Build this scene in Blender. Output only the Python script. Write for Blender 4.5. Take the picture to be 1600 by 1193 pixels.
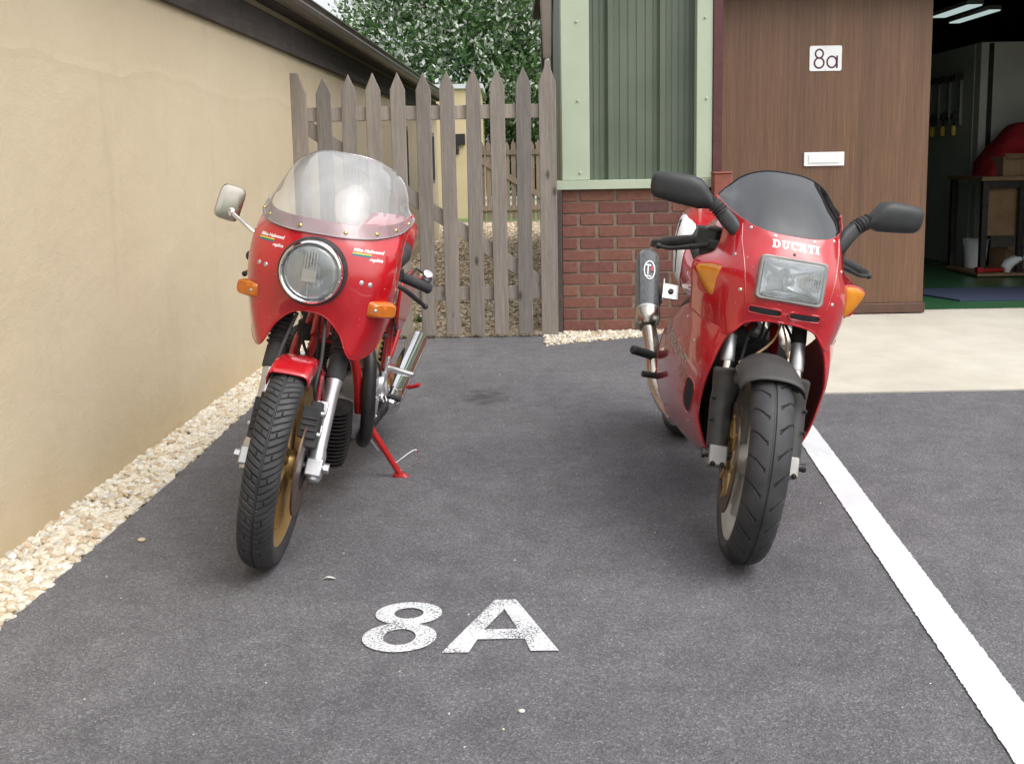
import bpy, bmesh, math, random
from mathutils import Vector, Matrix
from mathutils.bvhtree import BVHTree
R = math.radians
PI = math.pi
random.seed(7)
for o in list(bpy.data.objects): bpy.data.objects.remove(o)
SC = bpy.context.scene
COL = SC.collection

# ------------------------------------------------------------------ camera
FPX, PITCH, ROLL, CAMH = 1650.0, R(8.0), 0.018, 1.10
cam = bpy.data.cameras.new("camera")
cam.sensor_fit = 'HORIZONTAL'; cam.sensor_width = 36.0
cam.lens = 36.0 * FPX / 1600.0
cam.shift_y = -0.0704
cam.clip_start = 0.05; cam.clip_end = 3000
camo = bpy.data.objects.new("camera", cam); COL.objects.link(camo)
cp, sp = math.cos(PITCH), math.sin(PITCH)
fw = Vector((0, cp, -sp)); r0 = Vector((1, 0, 0)); u0 = Vector((0, sp, cp))
rr = r0 * math.cos(ROLL) - u0 * math.sin(ROLL); uu = r0 * math.sin(ROLL) + u0 * math.cos(ROLL)
camo.matrix_world = Matrix(((rr.x, uu.x, -fw.x, 0), (rr.y, uu.y, -fw.y, 0), (rr.z, uu.z, -fw.z, CAMH), (0, 0, 0, 1)))
SC.camera = camo
# ------------------------------------------------------------------ light
SUN_EL, SUN_AZ = R(55), R(128)      # azimuth measured from +Y towards +X
w = bpy.data.worlds.new("World"); SC.world = w; w.use_nodes = True
nt = w.node_tree; nt.nodes.clear()
sky = nt.nodes.new('ShaderNodeTexSky'); sky.sky_type = 'NISHITA'; sky.sun_disc = False
sky.sun_elevation = SUN_EL; sky.sun_rotation = SUN_AZ
sky.air_density = 1.0; sky.dust_density = 6.0; sky.ozone_density = 1.0
hs = nt.nodes.new('ShaderNodeHueSaturation'); hs.inputs['Saturation'].default_value = 0.22; hs.inputs['Value'].default_value = 1.0
tcw = nt.nodes.new('ShaderNodeTexCoord'); nzw = nt.nodes.new('ShaderNodeTexNoise'); nzw.inputs['Scale'].default_value = 2.2; nzw.inputs['Detail'].default_value = 5
rpw = nt.nodes.new('ShaderNodeValToRGB'); rpw.color_ramp.elements[0].position = .35; rpw.color_ramp.elements[0].color = (.80, .81, .84, 1); rpw.color_ramp.elements[1].position = .65; rpw.color_ramp.elements[1].color = (1.2, 1.2, 1.18, 1)
mxw = nt.nodes.new('ShaderNodeMixRGB'); mxw.blend_type = 'MULTIPLY'; mxw.inputs[0].default_value = 1
bg = nt.nodes.new('ShaderNodeBackground'); bg.inputs['Strength'].default_value = 0.15
out = nt.nodes.new('ShaderNodeOutputWorld')
nt.links.new(tcw.outputs['Generated'], nzw.inputs['Vector']); nt.links.new(nzw.outputs['Fac'], rpw.inputs['Fac'])
nt.links.new(sky.outputs['Color'], hs.inputs['Color']); nt.links.new(hs.outputs['Color'], mxw.inputs[1]); nt.links.new(rpw.outputs['Color'], mxw.inputs[2])
veil = nt.nodes.new('ShaderNodeMixRGB'); veil.blend_type = 'ADD'; veil.inputs[0].default_value = 1; veil.inputs[2].default_value = (3.0, 3.07, 3.13, 1)   # even cloud cover
nt.links.new(mxw.outputs['Color'], veil.inputs[1]); nt.links.new(veil.outputs['Color'], bg.inputs['Color']); nt.links.new(bg.outputs['Background'], out.inputs['Surface'])
sl = bpy.data.lights.new("sun", 'SUN'); sl.energy = 1.0; sl.angle = R(50); sl.color = (1.0, .985, .96)
slo = bpy.data.objects.new("sun", sl); COL.objects.link(slo)
sd = Vector((math.sin(SUN_AZ) * math.cos(SUN_EL), math.cos(SUN_AZ) * math.cos(SUN_EL), math.sin(SUN_EL)))
slo.rotation_euler = (-sd).to_track_quat('-Z', 'Y').to_euler()
SC.view_settings.view_transform = 'Standard'; SC.view_settings.look = 'None'
SC.view_settings.exposure = 0.22; SC.view_settings.gamma = 1.0; SC.view_settings.use_curve_mapping = False
SC.render.engine = 'CYCLES'
SC.cycles.max_bounces = 10; SC.cycles.transparent_max_bounces = 16

# ------------------------------------------------------------------ materials
MATS = {}
def pbr(name, col, rough=.6, metal=0, coat=0, spec=None, trans=0, ior=None, emit=None, estr=0):
    m = bpy.data.materials.new(name); m.use_nodes = True; MATS[name] = m
    b = m.node_tree.nodes['Principled BSDF']
    b.inputs['Base Color'].default_value = (*col, 1); b.inputs['Roughness'].default_value = rough
    b.inputs['Metallic'].default_value = metal
    if coat: b.inputs['Coat Weight'].default_value = coat; b.inputs['Coat Roughness'].default_value = .04
    if spec is not None: b.inputs['Specular IOR Level'].default_value = spec
    if ior: b.inputs['IOR'].default_value = ior
    if trans: b.inputs['Transmission Weight'].default_value = trans
    if emit: b.inputs['Emission Color'].default_value = (*emit, 1); b.inputs['Emission Strength'].default_value = estr
    return m
def N(m, t, **k):
    n = m.node_tree.nodes.new(t)
    for a, v in k.items():
        if a in n.inputs: n.inputs[a].default_value = v
        else: setattr(n, a, v)
    return n
def Lk(m, a, b): m.node_tree.links.new(a, b)
def B_(m): return m.node_tree.nodes['Principled BSDF']
def coords(m, scale=(1, 1, 1), which='Object', rot=(0, 0, 0)):
    tc = N(m, 'ShaderNodeTexCoord'); mp = N(m, 'ShaderNodeMapping')
    mp.inputs['Scale'].default_value = scale; mp.inputs['Rotation'].default_value = rot
    Lk(m, tc.outputs[which], mp.inputs['Vector']); return mp.outputs['Vector']
def ramp(m, fac, stops):
    r = N(m, 'ShaderNodeValToRGB'); e = r.color_ramp.elements
    while len(e) < len(stops): e.new(.5)
    for i, (p, c) in enumerate(stops):
        e[i].position = p; e[i].color = (*c, 1) if len(c) == 3 else c
    Lk(m, fac, r.inputs['Fac']); return r.outputs['Color']
def mixc(m, fac, a, b, mode='MIX'):
    x = N(m, 'ShaderNodeMixRGB'); x.blend_type = mode
    for i, v in ((0, fac), (1, a), (2, b)):
        if hasattr(v, 'links'): Lk(m, v, x.inputs[i])
        elif i == 0: x.inputs[0].default_value = v
        else: x.inputs[i].default_value = (*v, 1)
    return x.outputs['Color']
def noise(m, vec, scale, detail=4, rough=.55, dist=0):
    n = N(m, 'ShaderNodeTexNoise', Scale=scale, Detail=detail, Roughness=rough, Distortion=dist)
    Lk(m, vec, n.inputs['Vector']); return n.outputs['Fac']
def bump(m, h, strength=.3, dist=.01, chain=None):
    b = N(m, 'ShaderNodeBump', Strength=strength, Distance=dist); Lk(m, h, b.inputs['Height'])
    if chain is not None: Lk(m, chain, b.inputs['Normal'])
    Lk(m, b.outputs['Normal'], B_(m).inputs['Normal']); return b.outputs['Normal']
def vary(name, c1, c2, scale, rough=.7, sc=(1, 1, 1), bs=0, bd=.005, bscale=None, metal=0, coat=0, detail=5, lo=.35, hi=.65, rvar=0):
    m = pbr(name, c1, rough, metal, coat); v = coords(m, sc)
    f = noise(m, v, scale, detail)
    Lk(m, ramp(m, f, [(lo, c1), (hi, c2)]), B_(m).inputs['Base Color'])
    if bs: bump(m, noise(m, v, bscale or scale * 3, 6), bs, bd)
    if rvar:
        mr = N(m, 'ShaderNodeMapRange'); mr.inputs['To Min'].default_value = rough - rvar; mr.inputs['To Max'].default_value = rough + rvar
        Lk(m, noise(m, v, scale * 1.7, 4), mr.inputs['Value']); Lk(m, mr.outputs['Result'], B_(m).inputs['Roughness'])
    return m

def mat_asphalt():
    m = pbr('asphalt', (.1, .1, .1), .85); v = coords(m)
    vo = N(m, 'ShaderNodeTexVoronoi', Scale=230.0); Lk(m, v, vo.inputs['Vector'])
    sepv = N(m, 'ShaderNodeSeparateColor'); Lk(m, vo.outputs['Color'], sepv.inputs['Color'])
    grain = ramp(m, sepv.outputs['Red'], [(0, (.084, .083, .090)), (.4, (.112, .110, .118)), (.75, (.138, .135, .144)), (.94, (.168, .165, .174)), (1, (.23, .23, .235))])
    fine = noise(m, v, 520, 3, .7)
    g2 = mixc(m, .55, grain, ramp(m, fine, [(.3, (.5, .5, .5)), (.7, (1.4, 1.37, 1.37))]), 'MULTIPLY')
    big = noise(m, v, 1.1, 5, .6)
    g3 = mixc(m, 1, g2, ramp(m, big, [(.3, (.80, .80, .82)), (.7, (1.16, 1.15, 1.14))]), 'MULTIPLY')
    mid = noise(m, v, 9, 5, .65)
    g3b = mixc(m, 1, g3, ramp(m, mid, [(.35, (.86, .86, .86)), (.65, (1.12, 1.12, 1.12))]), 'MULTIPLY')
    # dry pale scuffs
    sc = noise(m, coords(m, (1, .6, 1)), 5.5, 8, .75, .6)
    g4 = mixc(m, ramp(m, sc, [(.66, (0, 0, 0)), (.74, (.45, .45, .45))]), g3b, (.24, .23, .22))
    # oil stain on the bay
    tc = N(m, 'ShaderNodeTexCoord'); mp = N(m, 'ShaderNodeMapping'); mp.inputs['Location'].default_value = (.135 / .17, -4.88 / .30, 0)
    mp.inputs['Scale'].default_value = (1 / .17, 1 / .30, 1); Lk(m, tc.outputs['Object'], mp.inputs['Vector'])
    ln = N(m, 'ShaderNodeVectorMath', operation='LENGTH'); Lk(m, mp.outputs['Vector'], ln.inputs[0])
    ad = N(m, 'ShaderNodeMath', operation='ADD'); Lk(m, ln.outputs['Value'], ad.inputs[0]); Lk(m, ramp(m, noise(m, v, 14, 4), [(.3, (0, 0, 0)), (.7, (.7, .7, .7))]), ad.inputs[1])
    st = ramp(m, ad.outputs[0], [(.55, (.7, .7, .7)), (1.45, (0, 0, 0))])
    g5 = mixc(m, st, g4, (.035, .033, .033))
    Lk(m, g5, B_(m).inputs['Base Color'])
    n1 = bump(m, vo.outputs['Distance'], .55, .004)
    bump(m, fine, .4, .002, n1)
    return m
M = {}
M['asphalt'] = mat_asphalt()
def mat_paint(name, wear):
    m = pbr(name, (.78, .79, .80), .6); v = coords(m)
    f = noise(m, v, 230, 4, .75)
    big = noise(m, v, 3.0, 5, .6)
    sm = noise(m, coords(m, (1.6, .5, 1)), 6, 6, .65)
    c = mixc(m, 1, ramp(m, f, [(.3, (.58, .59, .60)), (.6, (.76, .77, .78))]), ramp(m, big, [(.3, (.82, .83, .85)), (.65, (1, 1, 1))]), 'MULTIPLY')
    c = mixc(m, ramp(m, sm, [(.56, (0, 0, 0)), (.74, (.38, .38, .38))]), c, (.30, .30, .31))
    Lk(m, c, B_(m).inputs['Base Color'])
    bump(m, noise(m, v, 190, 3, .7), .5, .003)
    if wear:
        f2 = noise(m, v, 190, 5, .8); lo = noise(m, v, 7, 4, .6)
        s = N(m, 'ShaderNodeMath', operation='MULTIPLY_ADD'); Lk(m, lo, s.inputs[0]); s.inputs[1].default_value = .35; Lk(m, f2, s.inputs[2])
        a = ramp(m, s.outputs[0], [(wear, (0, 0, 0)), (wear + .03, (1, 1, 1))])
        Lk(m, a, B_(m).inputs['Alpha'])
    return m
M['line_paint'] = mat_paint('line_paint', .49)
M['stencil_paint'] = mat_paint('stencil_paint', .605)
def mat_render():
    m = pbr('render_wall', (.5, .42, .27), .9); v = coords(m)
    a = noise(m, v, 1.3, 6, .6)
    c = ramp(m, a, [(.3, (.54, .44, .298)), (.7, (.59, .492, .345))])
    # damp ochre staining near the foot of the wall
    tc = N(m, 'ShaderNodeTexCoord'); sx = N(m, 'ShaderNodeSeparateXYZ'); Lk(m, tc.outputs['Object'], sx.inputs['Vector'])
    s = N(m, 'ShaderNodeMath', operation='MULTIPLY_ADD'); Lk(m, noise(m, coords(m, (1, 1, .5)), 2.2, 6, .65), s.inputs[0]); s.inputs[1].default_value = .55; Lk(m, sx.outputs['Z'], s.inputs[2])
    st = ramp(m, s.outputs[0], [(.22, (.8, .8, .8)), (.56, (0, 0, 0))])
    c2 = mixc(m, st, c, (.46, .36, .205))
    vs = noise(m, coords(m, (2, 2, .25)), 3.2, 6, .7)
    c3 = mixc(m, ramp(m, vs, [(.56, (0, 0, 0)), (.75, (.35, .35, .35))]), c2, (.43, .36, .24))
    Lk(m, c3, B_(m).inputs['Base Color'])
    n1 = bump(m, noise(m, coords(m, (1, 1, 1.3)), 3.2, 8, .6, .15), .42, .022)
    # faint trowel ridge along the wall
    rz = N(m, 'ShaderNodeMath', operation='MULTIPLY_ADD'); Lk(m, noise(m, coords(m, (1, 1, .2)), .8, 5, .5), rz.inputs[0]); rz.inputs[1].default_value = .36; Lk(m, sx.outputs['Z'], rz.inputs[2])
    dv = N(m, 'ShaderNodeMath', operation='PINGPONG'); Lk(m, rz.outputs[0], dv.inputs[0]); dv.inputs[1].default_value = .82
    rd = ramp(m, dv.outputs[0], [(.0, (1, 1, 1)), (.03, (0, 0, 0))])
    n2 = bump(m, rd, .13, .010, n1)
    bump(m, noise(m, v, 160, 4, .6), .35, .003, n2)
    return m
M['render'] = mat_render()
def mat_wood(name, c1, c2, c3, grain=(9, 9, .5), knots=True, rough=.85, objrand=True):
    m = pbr(name, c1, rough)
    v = coords(m, grain)
    f = noise(m, v, 6, 8, .65, .5); g = noise(m, v, 22, 6, .7)
    c = ramp(m, f, [(.28, c1), (.55, c2), (.78, c3)])
    c = mixc(m, .5, c, ramp(m, g, [(.3, (.6, .6, .6)), (.7, (1.35, 1.35, 1.35))]), 'MULTIPLY')
    if knots:
        vo = N(m, 'ShaderNodeTexVoronoi', Scale=1.0); mp = coords(m, (7, 7, 3.1)); Lk(m, mp, vo.inputs['Vector'])
        c = mixc(m, ramp(m, vo.outputs['Distance'], [(.05, (.85, .85, .85)), (.12, (0, 0, 0))]), c, tuple(x * .28 for x in c1))
    c = mixc(m, 1, c, ramp(m, noise(m, coords(m, (5, 5, .25)), 1.6, 5, .6), [(.3, (.82, .82, .84)), (.7, (1.16, 1.14, 1.12))]), 'MULTIPLY')
    if objrand:
        oi = N(m, 'ShaderNodeObjectInfo')
        c = mixc(m, 1, c, ramp(m, oi.outputs['Random'], [(0, (.80, .80, .82)), (1, (1.15, 1.12, 1.10))]), 'MULTIPLY')
    Lk(m, c, B_(m).inputs['Base Color'])
    bump(m, g, .4, .003)
    return m
M['gate_wood'] = mat_wood('gate_wood', (.190, .166, .142), (.248, .222, .194), (.305, .276, .246))
M['gate_wood_lit'] = mat_wood('gate_wood_lit', (.255, .225, .192), (.325, .29, .252), (.385, .35, .31))  # gate wood with brightness put into the colour, for rails shaded behind the pickets
M['far_wood'] = mat_wood('far_wood', (.17, .13, .09), (.24, .19, .14), (.29, .24, .19))
M['door_wood'] = mat_wood('door_wood', (.112, .055, .029), (.150, .078, .042), (.195, .107, .061), grain=(16, 16, .35), knots=False, rough=.5, objrand=False)
M['door_edge'] = vary('door_edge', (.075, .035, .022), (.10, .05, .032), 12, .55)
M['frame_red'] = vary('frame_red', (.075, .020, .022), (.10, .028, .028), 14, .5)
M['fascia'] = mat_wood('fascia', (.050, .040, .037), (.075, .060, .055), (.10, .085, .08), grain=(6, .5, 6), knots=False, objrand=False)
M['gutter'] = vary('gutter', (.085, .068, .06), (.11, .09, .08), 6, .4)
M['hopper_grey'] = vary('hopper_grey', (.20, .165, .135), (.26, .215, .18), 5, .6)
M['roof'] = vary('roof', (.10, .07, .055), (.16, .11, .09), 9, .85, bs=.3)
M['brick'] = [vary('brick_%d' % i, a, b, 28, .88, bs=.5, bd=.006, bscale=70) for i, (a, b) in enumerate([
    ((.170, .068, .048), (.215, .090, .066)), ((.145, .056, .044), (.185, .074, .060)), ((.100, .048, .045), (.140, .064, .057)), ((.195, .084, .056), (.240, .106, .076))])]
M['mortar'] = vary('mortar', (.175, .125, .092), (.235, .175, .13), 40, .95, bs=.4)
M['pale_green'] = vary('pale_green', (.40, .455, .335), (.44, .495, .37), 3, .45, rvar=.08)
M['panel_green'] = vary('panel_green', (.098, .122, .088), (.120, .146, .107), 2.5, .5, rvar=.08)
M['concrete'] = vary('concrete', (.49, .455, .385), (.54, .505, .43), 5, .9, bs=.3, bd=.004, bscale=120, detail=8)
def _conc():
    m = M['concrete']; b = B_(m).inputs['Base Color']; src = b.links[0].from_socket
    n = ramp(m, noise(m, coords(m, (1, .6, 1)), 1.3, 7, .65), [(.32, (.88, .87, .85)), (.6, (1.03, 1.03, 1.03))])
    sp = ramp(m, noise(m, coords(m), 55, 3, .7), [(.66, (1, 1, 1)), (.76, (.80, .78, .75))])
    Lk(m, mixc(m, 1, mixc(m, 1, src, n, 'MULTIPLY'), sp, 'MULTIPLY'), b)
_conc()
M['green_floor'] = vary('green_floor', (.03, .11, .045), (.045, .145, .06), 3, .3)
M['blue_mat'] = vary('blue_mat', (.03, .042, .085), (.042, .058, .11), 60, .95)
M['inner_white'] = vary('inner_white', (.55, .55, .50), (.62, .62, .57), 3, .8)
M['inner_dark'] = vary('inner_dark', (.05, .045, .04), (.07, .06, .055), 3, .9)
M['grass'] = vary('grass', (.07, .13, .03), (.12, .2, .05), 3, .95, bs=.5)
M['yard'] = vary('yard', (.22, .17, .11), (.44, .36, .25), 26, .95, bs=.8, bd=.02, bscale=60)
M['pebble'] = [vary('pebble_%d' % i, a, b, 30, .8, bs=.25, bscale=80) for i, (a, b) in enumerate([
    ((.52, .47, .37), (.62, .56, .45)), ((.43, .34, .22), (.52, .42, .29)), ((.58, .55, .48), (.66, .63, .56)), ((.38, .29, .19), (.48, .38, .27)), ((.42, .39, .34), (.52, .49, .43))])]
M['ypebble'] = [vary('yard_pebble_%d' % i, a, b, 30, .85) for i, (a, b) in enumerate([
    ((.52, .42, .29), (.62, .52, .38)), ((.42, .32, .21), (.50, .40, .27)), ((.60, .53, .42), (.68, .61, .50)), ((.32, .24, .155), (.40, .31, .21))])]
M['gravel_bed'] = vary('gravel_bed', (.16, .12, .08), (.30, .24, .16), 60, .95, bs=.6)
M['red_inner'] = vary('red_inner', (.16, .006, .010), (.21, .010, .014), 6, .8)
M['red'] = vary('red_paint', (.44, .006, .013), (.50, .009, .017), 2.5, .22, coat=1.0, rvar=.05)
def _red():
    m = M['red']; b = B_(m).inputs['Base Color']; src = b.links[0].from_socket; v = coords(m)
    dust = ramp(m, noise(m, coords(m, (1, 1, .6)), 6, 7, .7), [(.5, (0, 0, 0)), (.8, (.16, .16, .16))])
    c = mixc(m, dust, src, (.42, .22, .20))
    chip = ramp(m, noise(m, v, 95, 2, .5), [(.735, (0, 0, 0)), (.755, (.7, .7, .7))])
    Lk(m, mixc(m, chip, c, (.55, .28, .26)), b)
    bump(m, noise(m, v, 7, 2, .4), .10, .006)
_red()
M['mirror_back'] = vary('mirror_back', (.46, .42, .36), (.54, .50, .43), 9, .22, metal=1, rvar=.05)
M['red_flat'] = vary('red_frame_paint', (.40, .010, .012), (.47, .014, .016), 8, .35, coat=.3, rvar=.1)
M['black_plastic'] = vary('black_plastic', (.018, .019, .020), (.028, .029, .030), 30, .5, bs=.15, bscale=260, bd=.001)
M['guard_plastic'] = vary('guard_plastic', (.030, .028, .027), (.045, .042, .040), 14, .55, bs=.1, bscale=200, bd=.001)
M['rubber'] = vary('rubber', (.022, .022, .023), (.045, .043, .043), 18, .75, bs=.15, bscale=120, bd=.001)
M['tyre_rubber'] = vary('tyre_rubber', (.022, .022, .024), (.042, .041, .043), 14, .6, rvar=.1)
M['dark_metal'] = vary('dark_metal', (.03, .03, .03), (.055, .05, .048), 20, .5, metal=.6, rvar=.1)
M['dark_soft'] = vary('dark_soft', (.010, .010, .011), (.018, .017, .017), 10, .8)
M['alloy'] = vary('alloy', (.50, .50, .51), (.62, .62, .62), 25, .38, metal=.85, rvar=.1)
M['grey_cast'] = vary('grey_cast', (.30, .29, .28), (.38, .36, .34), 20, .5, metal=.6, rvar=.1)
M['chrome'] = vary('chrome', (.78, .78, .79), (.84, .84, .85), 9, .08, metal=1, rvar=.03)
M['steel'] = vary('steel', (.42, .38, .33), (.58, .54, .48), 8, .28, metal=1, rvar=.08)
M['gold'] = vary('gold_wheel', (.42, .27, .10), (.50, .33, .14), 12, .38, metal=.55, rvar=.08)
M['gold_dark'] = vary('gold_bobbin', (.32, .20, .07), (.42, .27, .10), 12, .45, metal=.6)
M['iron_disc'] = vary('iron_disc', (.11, .070, .052), (.19, .13, .10), 22, .42, metal=.7, rvar=.1)
M['wheel_grey'] = vary('wheel_grey', (.42, .41, .37), (.50, .49, .45), 12, .4, metal=.3)
M['carbon'] = pbr('carbon', (.02, .02, .02), .3, .2, .8)
def _carbon():
    m = M['carbon']; v = coords(m, (1, 1, 1)); c = N(m, 'ShaderNodeTexChecker', Scale=260.0); Lk(m, v, c.inputs['Vector'])
    c.inputs['Color1'].default_value = (.05, .052, .055, 1); c.inputs['Color2'].default_value = (.115, .12, .122, 1)
    Lk(m, c.outputs['Color'], B_(m).inputs['Base Color'])
_carbon()
M['white_plastic'] = vary('white_plastic', (.76, .77, .77), (.82, .83, .83), 10, .35)
M['white_print'] = vary('white_print', (.80, .80, .79), (.85, .85, .84), 10, .4)
M['tan_print'] = vary('tan_print', (.34, .20, .10), (.40, .25, .13), 10, .4)
M['grey_print'] = vary('grey_print', (.40, .38, .33), (.46, .44, .39), 10, .4)
M['purple_print'] = vary('purple_print', (.070, .006, .035), (.085, .008, .042), 10, .4)
M['blue_print'] = vary('blue_print', (.03, .12, .22), (.04, .14, .25), 10, .4)
M['yellow_print'] = vary('yellow_print', (.75, .50, .05), (.8, .55, .07), 10, .4)
M['green_print'] = vary('green_print', (.03, .22, .10), (.04, .25, .12), 10, .4)
M['brass'] = vary('brass', (.62, .45, .16), (.7, .52, .2), 10, .3, metal=1)
M['red_brown'] = vary('red_brown', (.215, .060, .040), (.26, .078, .055), 14, .75, bs=.2)
M['red_cloth'] = vary('red_cloth', (.30, .008, .015), (.38, .014, .022), 14, .9, bs=.5, bscale=9, bd=.05)
M['cardboard'] = vary('cardboard', (.24, .15, .08), (.30, .20, .11), 14, .85)
M['bench_wood'] = vary('bench_wood', (.22, .13, .06), (.29, .18, .09), 9, .7)
M['far_cream'] = vary('far_cream', (.55, .44, .26), (.62, .50, .32), 1.5, .9, bs=.2)
M['pale_coping'] = vary('pale_coping', (.55, .58, .60), (.65, .68, .70), 3, .7)
M['bark'] = vary('bark', (.06, .05, .04), (.12, .10, .08), 10, .95, bs=.6)
def leafmat(name, c1, c2, tr=.45):
    m = pbr(name, c1, .55); v = coords(m); f = noise(m, v, 1.4, 4)
    c = ramp(m, f, [(.3, c1), (.7, c2)]); Lk(m, c, B_(m).inputs['Base Color'])
    t = N(m, 'ShaderNodeBsdfTranslucent'); Lk(m, c, t.inputs['Color'])
    mx = N(m, 'ShaderNodeMixShader'); mx.inputs[0].default_value = tr
    o = m.node_tree.nodes['Material Output']; Lk(m, B_(m).outputs[0], mx.inputs[1]); Lk(m, t.outputs[0], mx.inputs[2]); Lk(m, mx.outputs[0], o.inputs['Surface'])
    return m
M['leaf_green'] = leafmat('leaf_green', (.075, .17, .045), (.13, .235, .075))
M['leaf_dark'] = leafmat('leaf_dark', (.042, .095, .034), (.07, .135, .055), .15)
M['leaf_pale'] = leafmat('leaf_pale', (.55, .60, .50), (.72, .74, .68), .2)
def thin_glass(name, tint, refl, haze=0, hazecol=(.8, .82, .85), rough=.03, ior=1.5):
    m = bpy.data.materials.new(name); m.use_nodes = True; n = m.node_tree; n.nodes.clear()
    o = n.nodes.new('ShaderNodeOutputMaterial'); o.name = 'Material Output'
    t = n.nodes.new('ShaderNodeBsdfTransparent'); t.inputs['Color'].default_value = (*tint, 1)
    g = n.nodes.new('ShaderNodeBsdfGlossy'); g.inputs['Roughness'].default_value = rough
    fr = n.nodes.new('ShaderNodeFresnel'); fr.inputs['IOR'].default_value = ior
    ma = n.nodes.new('ShaderNodeMath'); ma.operation = 'MULTIPLY_ADD'; ma.use_clamp = True; ma.inputs[1].default_value = 1.0; ma.inputs[2].default_value = refl
    n.links.new(fr.outputs[0], ma.inputs[0])
    mx = n.nodes.new('ShaderNodeMixShader'); n.links.new(ma.outputs[0], mx.inputs[0]); n.links.new(g.outputs[0], mx.inputs[2])
    if haze:
        d = n.nodes.new('ShaderNodeBsdfDiffuse'); d.inputs['Color'].default_value = (*hazecol, 1)
        mh = n.nodes.new('ShaderNodeMixShader'); mh.inputs[0].default_value = haze
        tc = n.nodes.new('ShaderNodeTexCoord'); nz = n.nodes.new('ShaderNodeTexNoise'); nz.inputs['Scale'].default_value = 9; nz.inputs['Detail'].default_value = 6
        mr = n.nodes.new('ShaderNodeMapRange'); mr.inputs['From Min'].default_value = .3; mr.inputs['From Max'].default_value = .7; mr.inputs['To Min'].default_value = haze * .7; mr.inputs['To Max'].default_value = haze * 1.3
        n.links.new(tc.outputs['Object'], nz.inputs['Vector']); n.links.new(nz.outputs['Fac'], mr.inputs['Value']); n.links.new(mr.outputs['Result'], mh.inputs[0])
        n.links.new(t.outputs[0], mh.inputs[1]); n.links.new(d.outputs[0], mh.inputs[2]); n.links.new(mh.outputs[0], mx.inputs[1])
    else: n.links.new(t.outputs[0], mx.inputs[1])
    n.links.new(mx.outputs[0], o.inputs['Surface']); return m
M['amber'] = thin_glass('amber', (1.0, .52, .05), .06, .50, (1.0, .37, .012), rough=.08)
M['amber_dark'] = thin_glass('amber_dark', (1.0, .42, .03), .05, .45, (.90, .27, .01), rough=.08)
M['screen_clear'] = thin_glass('screen_clear', (.93, .94, .95), .02, .25, rough=.05, ior=1.6)
M['screen_smoke'] = thin_glass('screen_smoke', (.016, .017, .020), .10, .05, (.3, .32, .36), rough=.07, ior=1.6)
M['lens_clear'] = thin_glass('lens_clear', (.92, .94, .95), .10, .25, rough=.05)
def ribbed(name, axis, sc):
    m = thin_glass(name, (.93, .96, .97), .10, .20, (.78, .83, .84), rough=.05); n = m.node_tree
    wv = n.nodes.new('ShaderNodeTexWave'); wv.bands_direction = axis; wv.inputs['Scale'].default_value = sc; wv.inputs['Distortion'].default_value = .4
    tc = n.nodes.new('ShaderNodeTexCoord'); n.links.new(tc.outputs['Object'], wv.inputs['Vector'])
    b = n.nodes.new('ShaderNodeBump'); b.inputs['Strength'].default_value = .5; b.inputs['Distance'].default_value = .004; n.links.new(wv.outputs['Fac'], b.inputs['Height'])
    for x in n.nodes:
        if x.bl_idname in ('ShaderNodeBsdfGlossy', 'ShaderNodeBsdfDiffuse', 'ShaderNodeFresnel'): n.links.new(b.outputs[0], x.inputs['Normal'])
    return m
M['lens_rib'] = ribbed('lens_rib', 'X', 32)
M['reflector'] = vary('reflector', (.74, .75, .76), (.82, .83, .84), 9, .14, metal=.95)
M['lens_prism'] = thin_glass('lens_prism', (.9, .93, .94), .12, .22, (.85, .88, .88), rough=.05)

M['amber_deep'] = pbr('amber_deep', (.70, .15, .01), .2, coat=.5)
M['red_lens'] = pbr('red_lens', (.55, .01, .01), .15, coat=.5)
M['mirror_glass'] = pbr('mirror_glass', (.8, .82, .83), .03, 1)
M['skylight'] = pbr('skylight', (.7, .75, .75), .5, emit=(.75, .95, .92), estr=.5)

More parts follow.
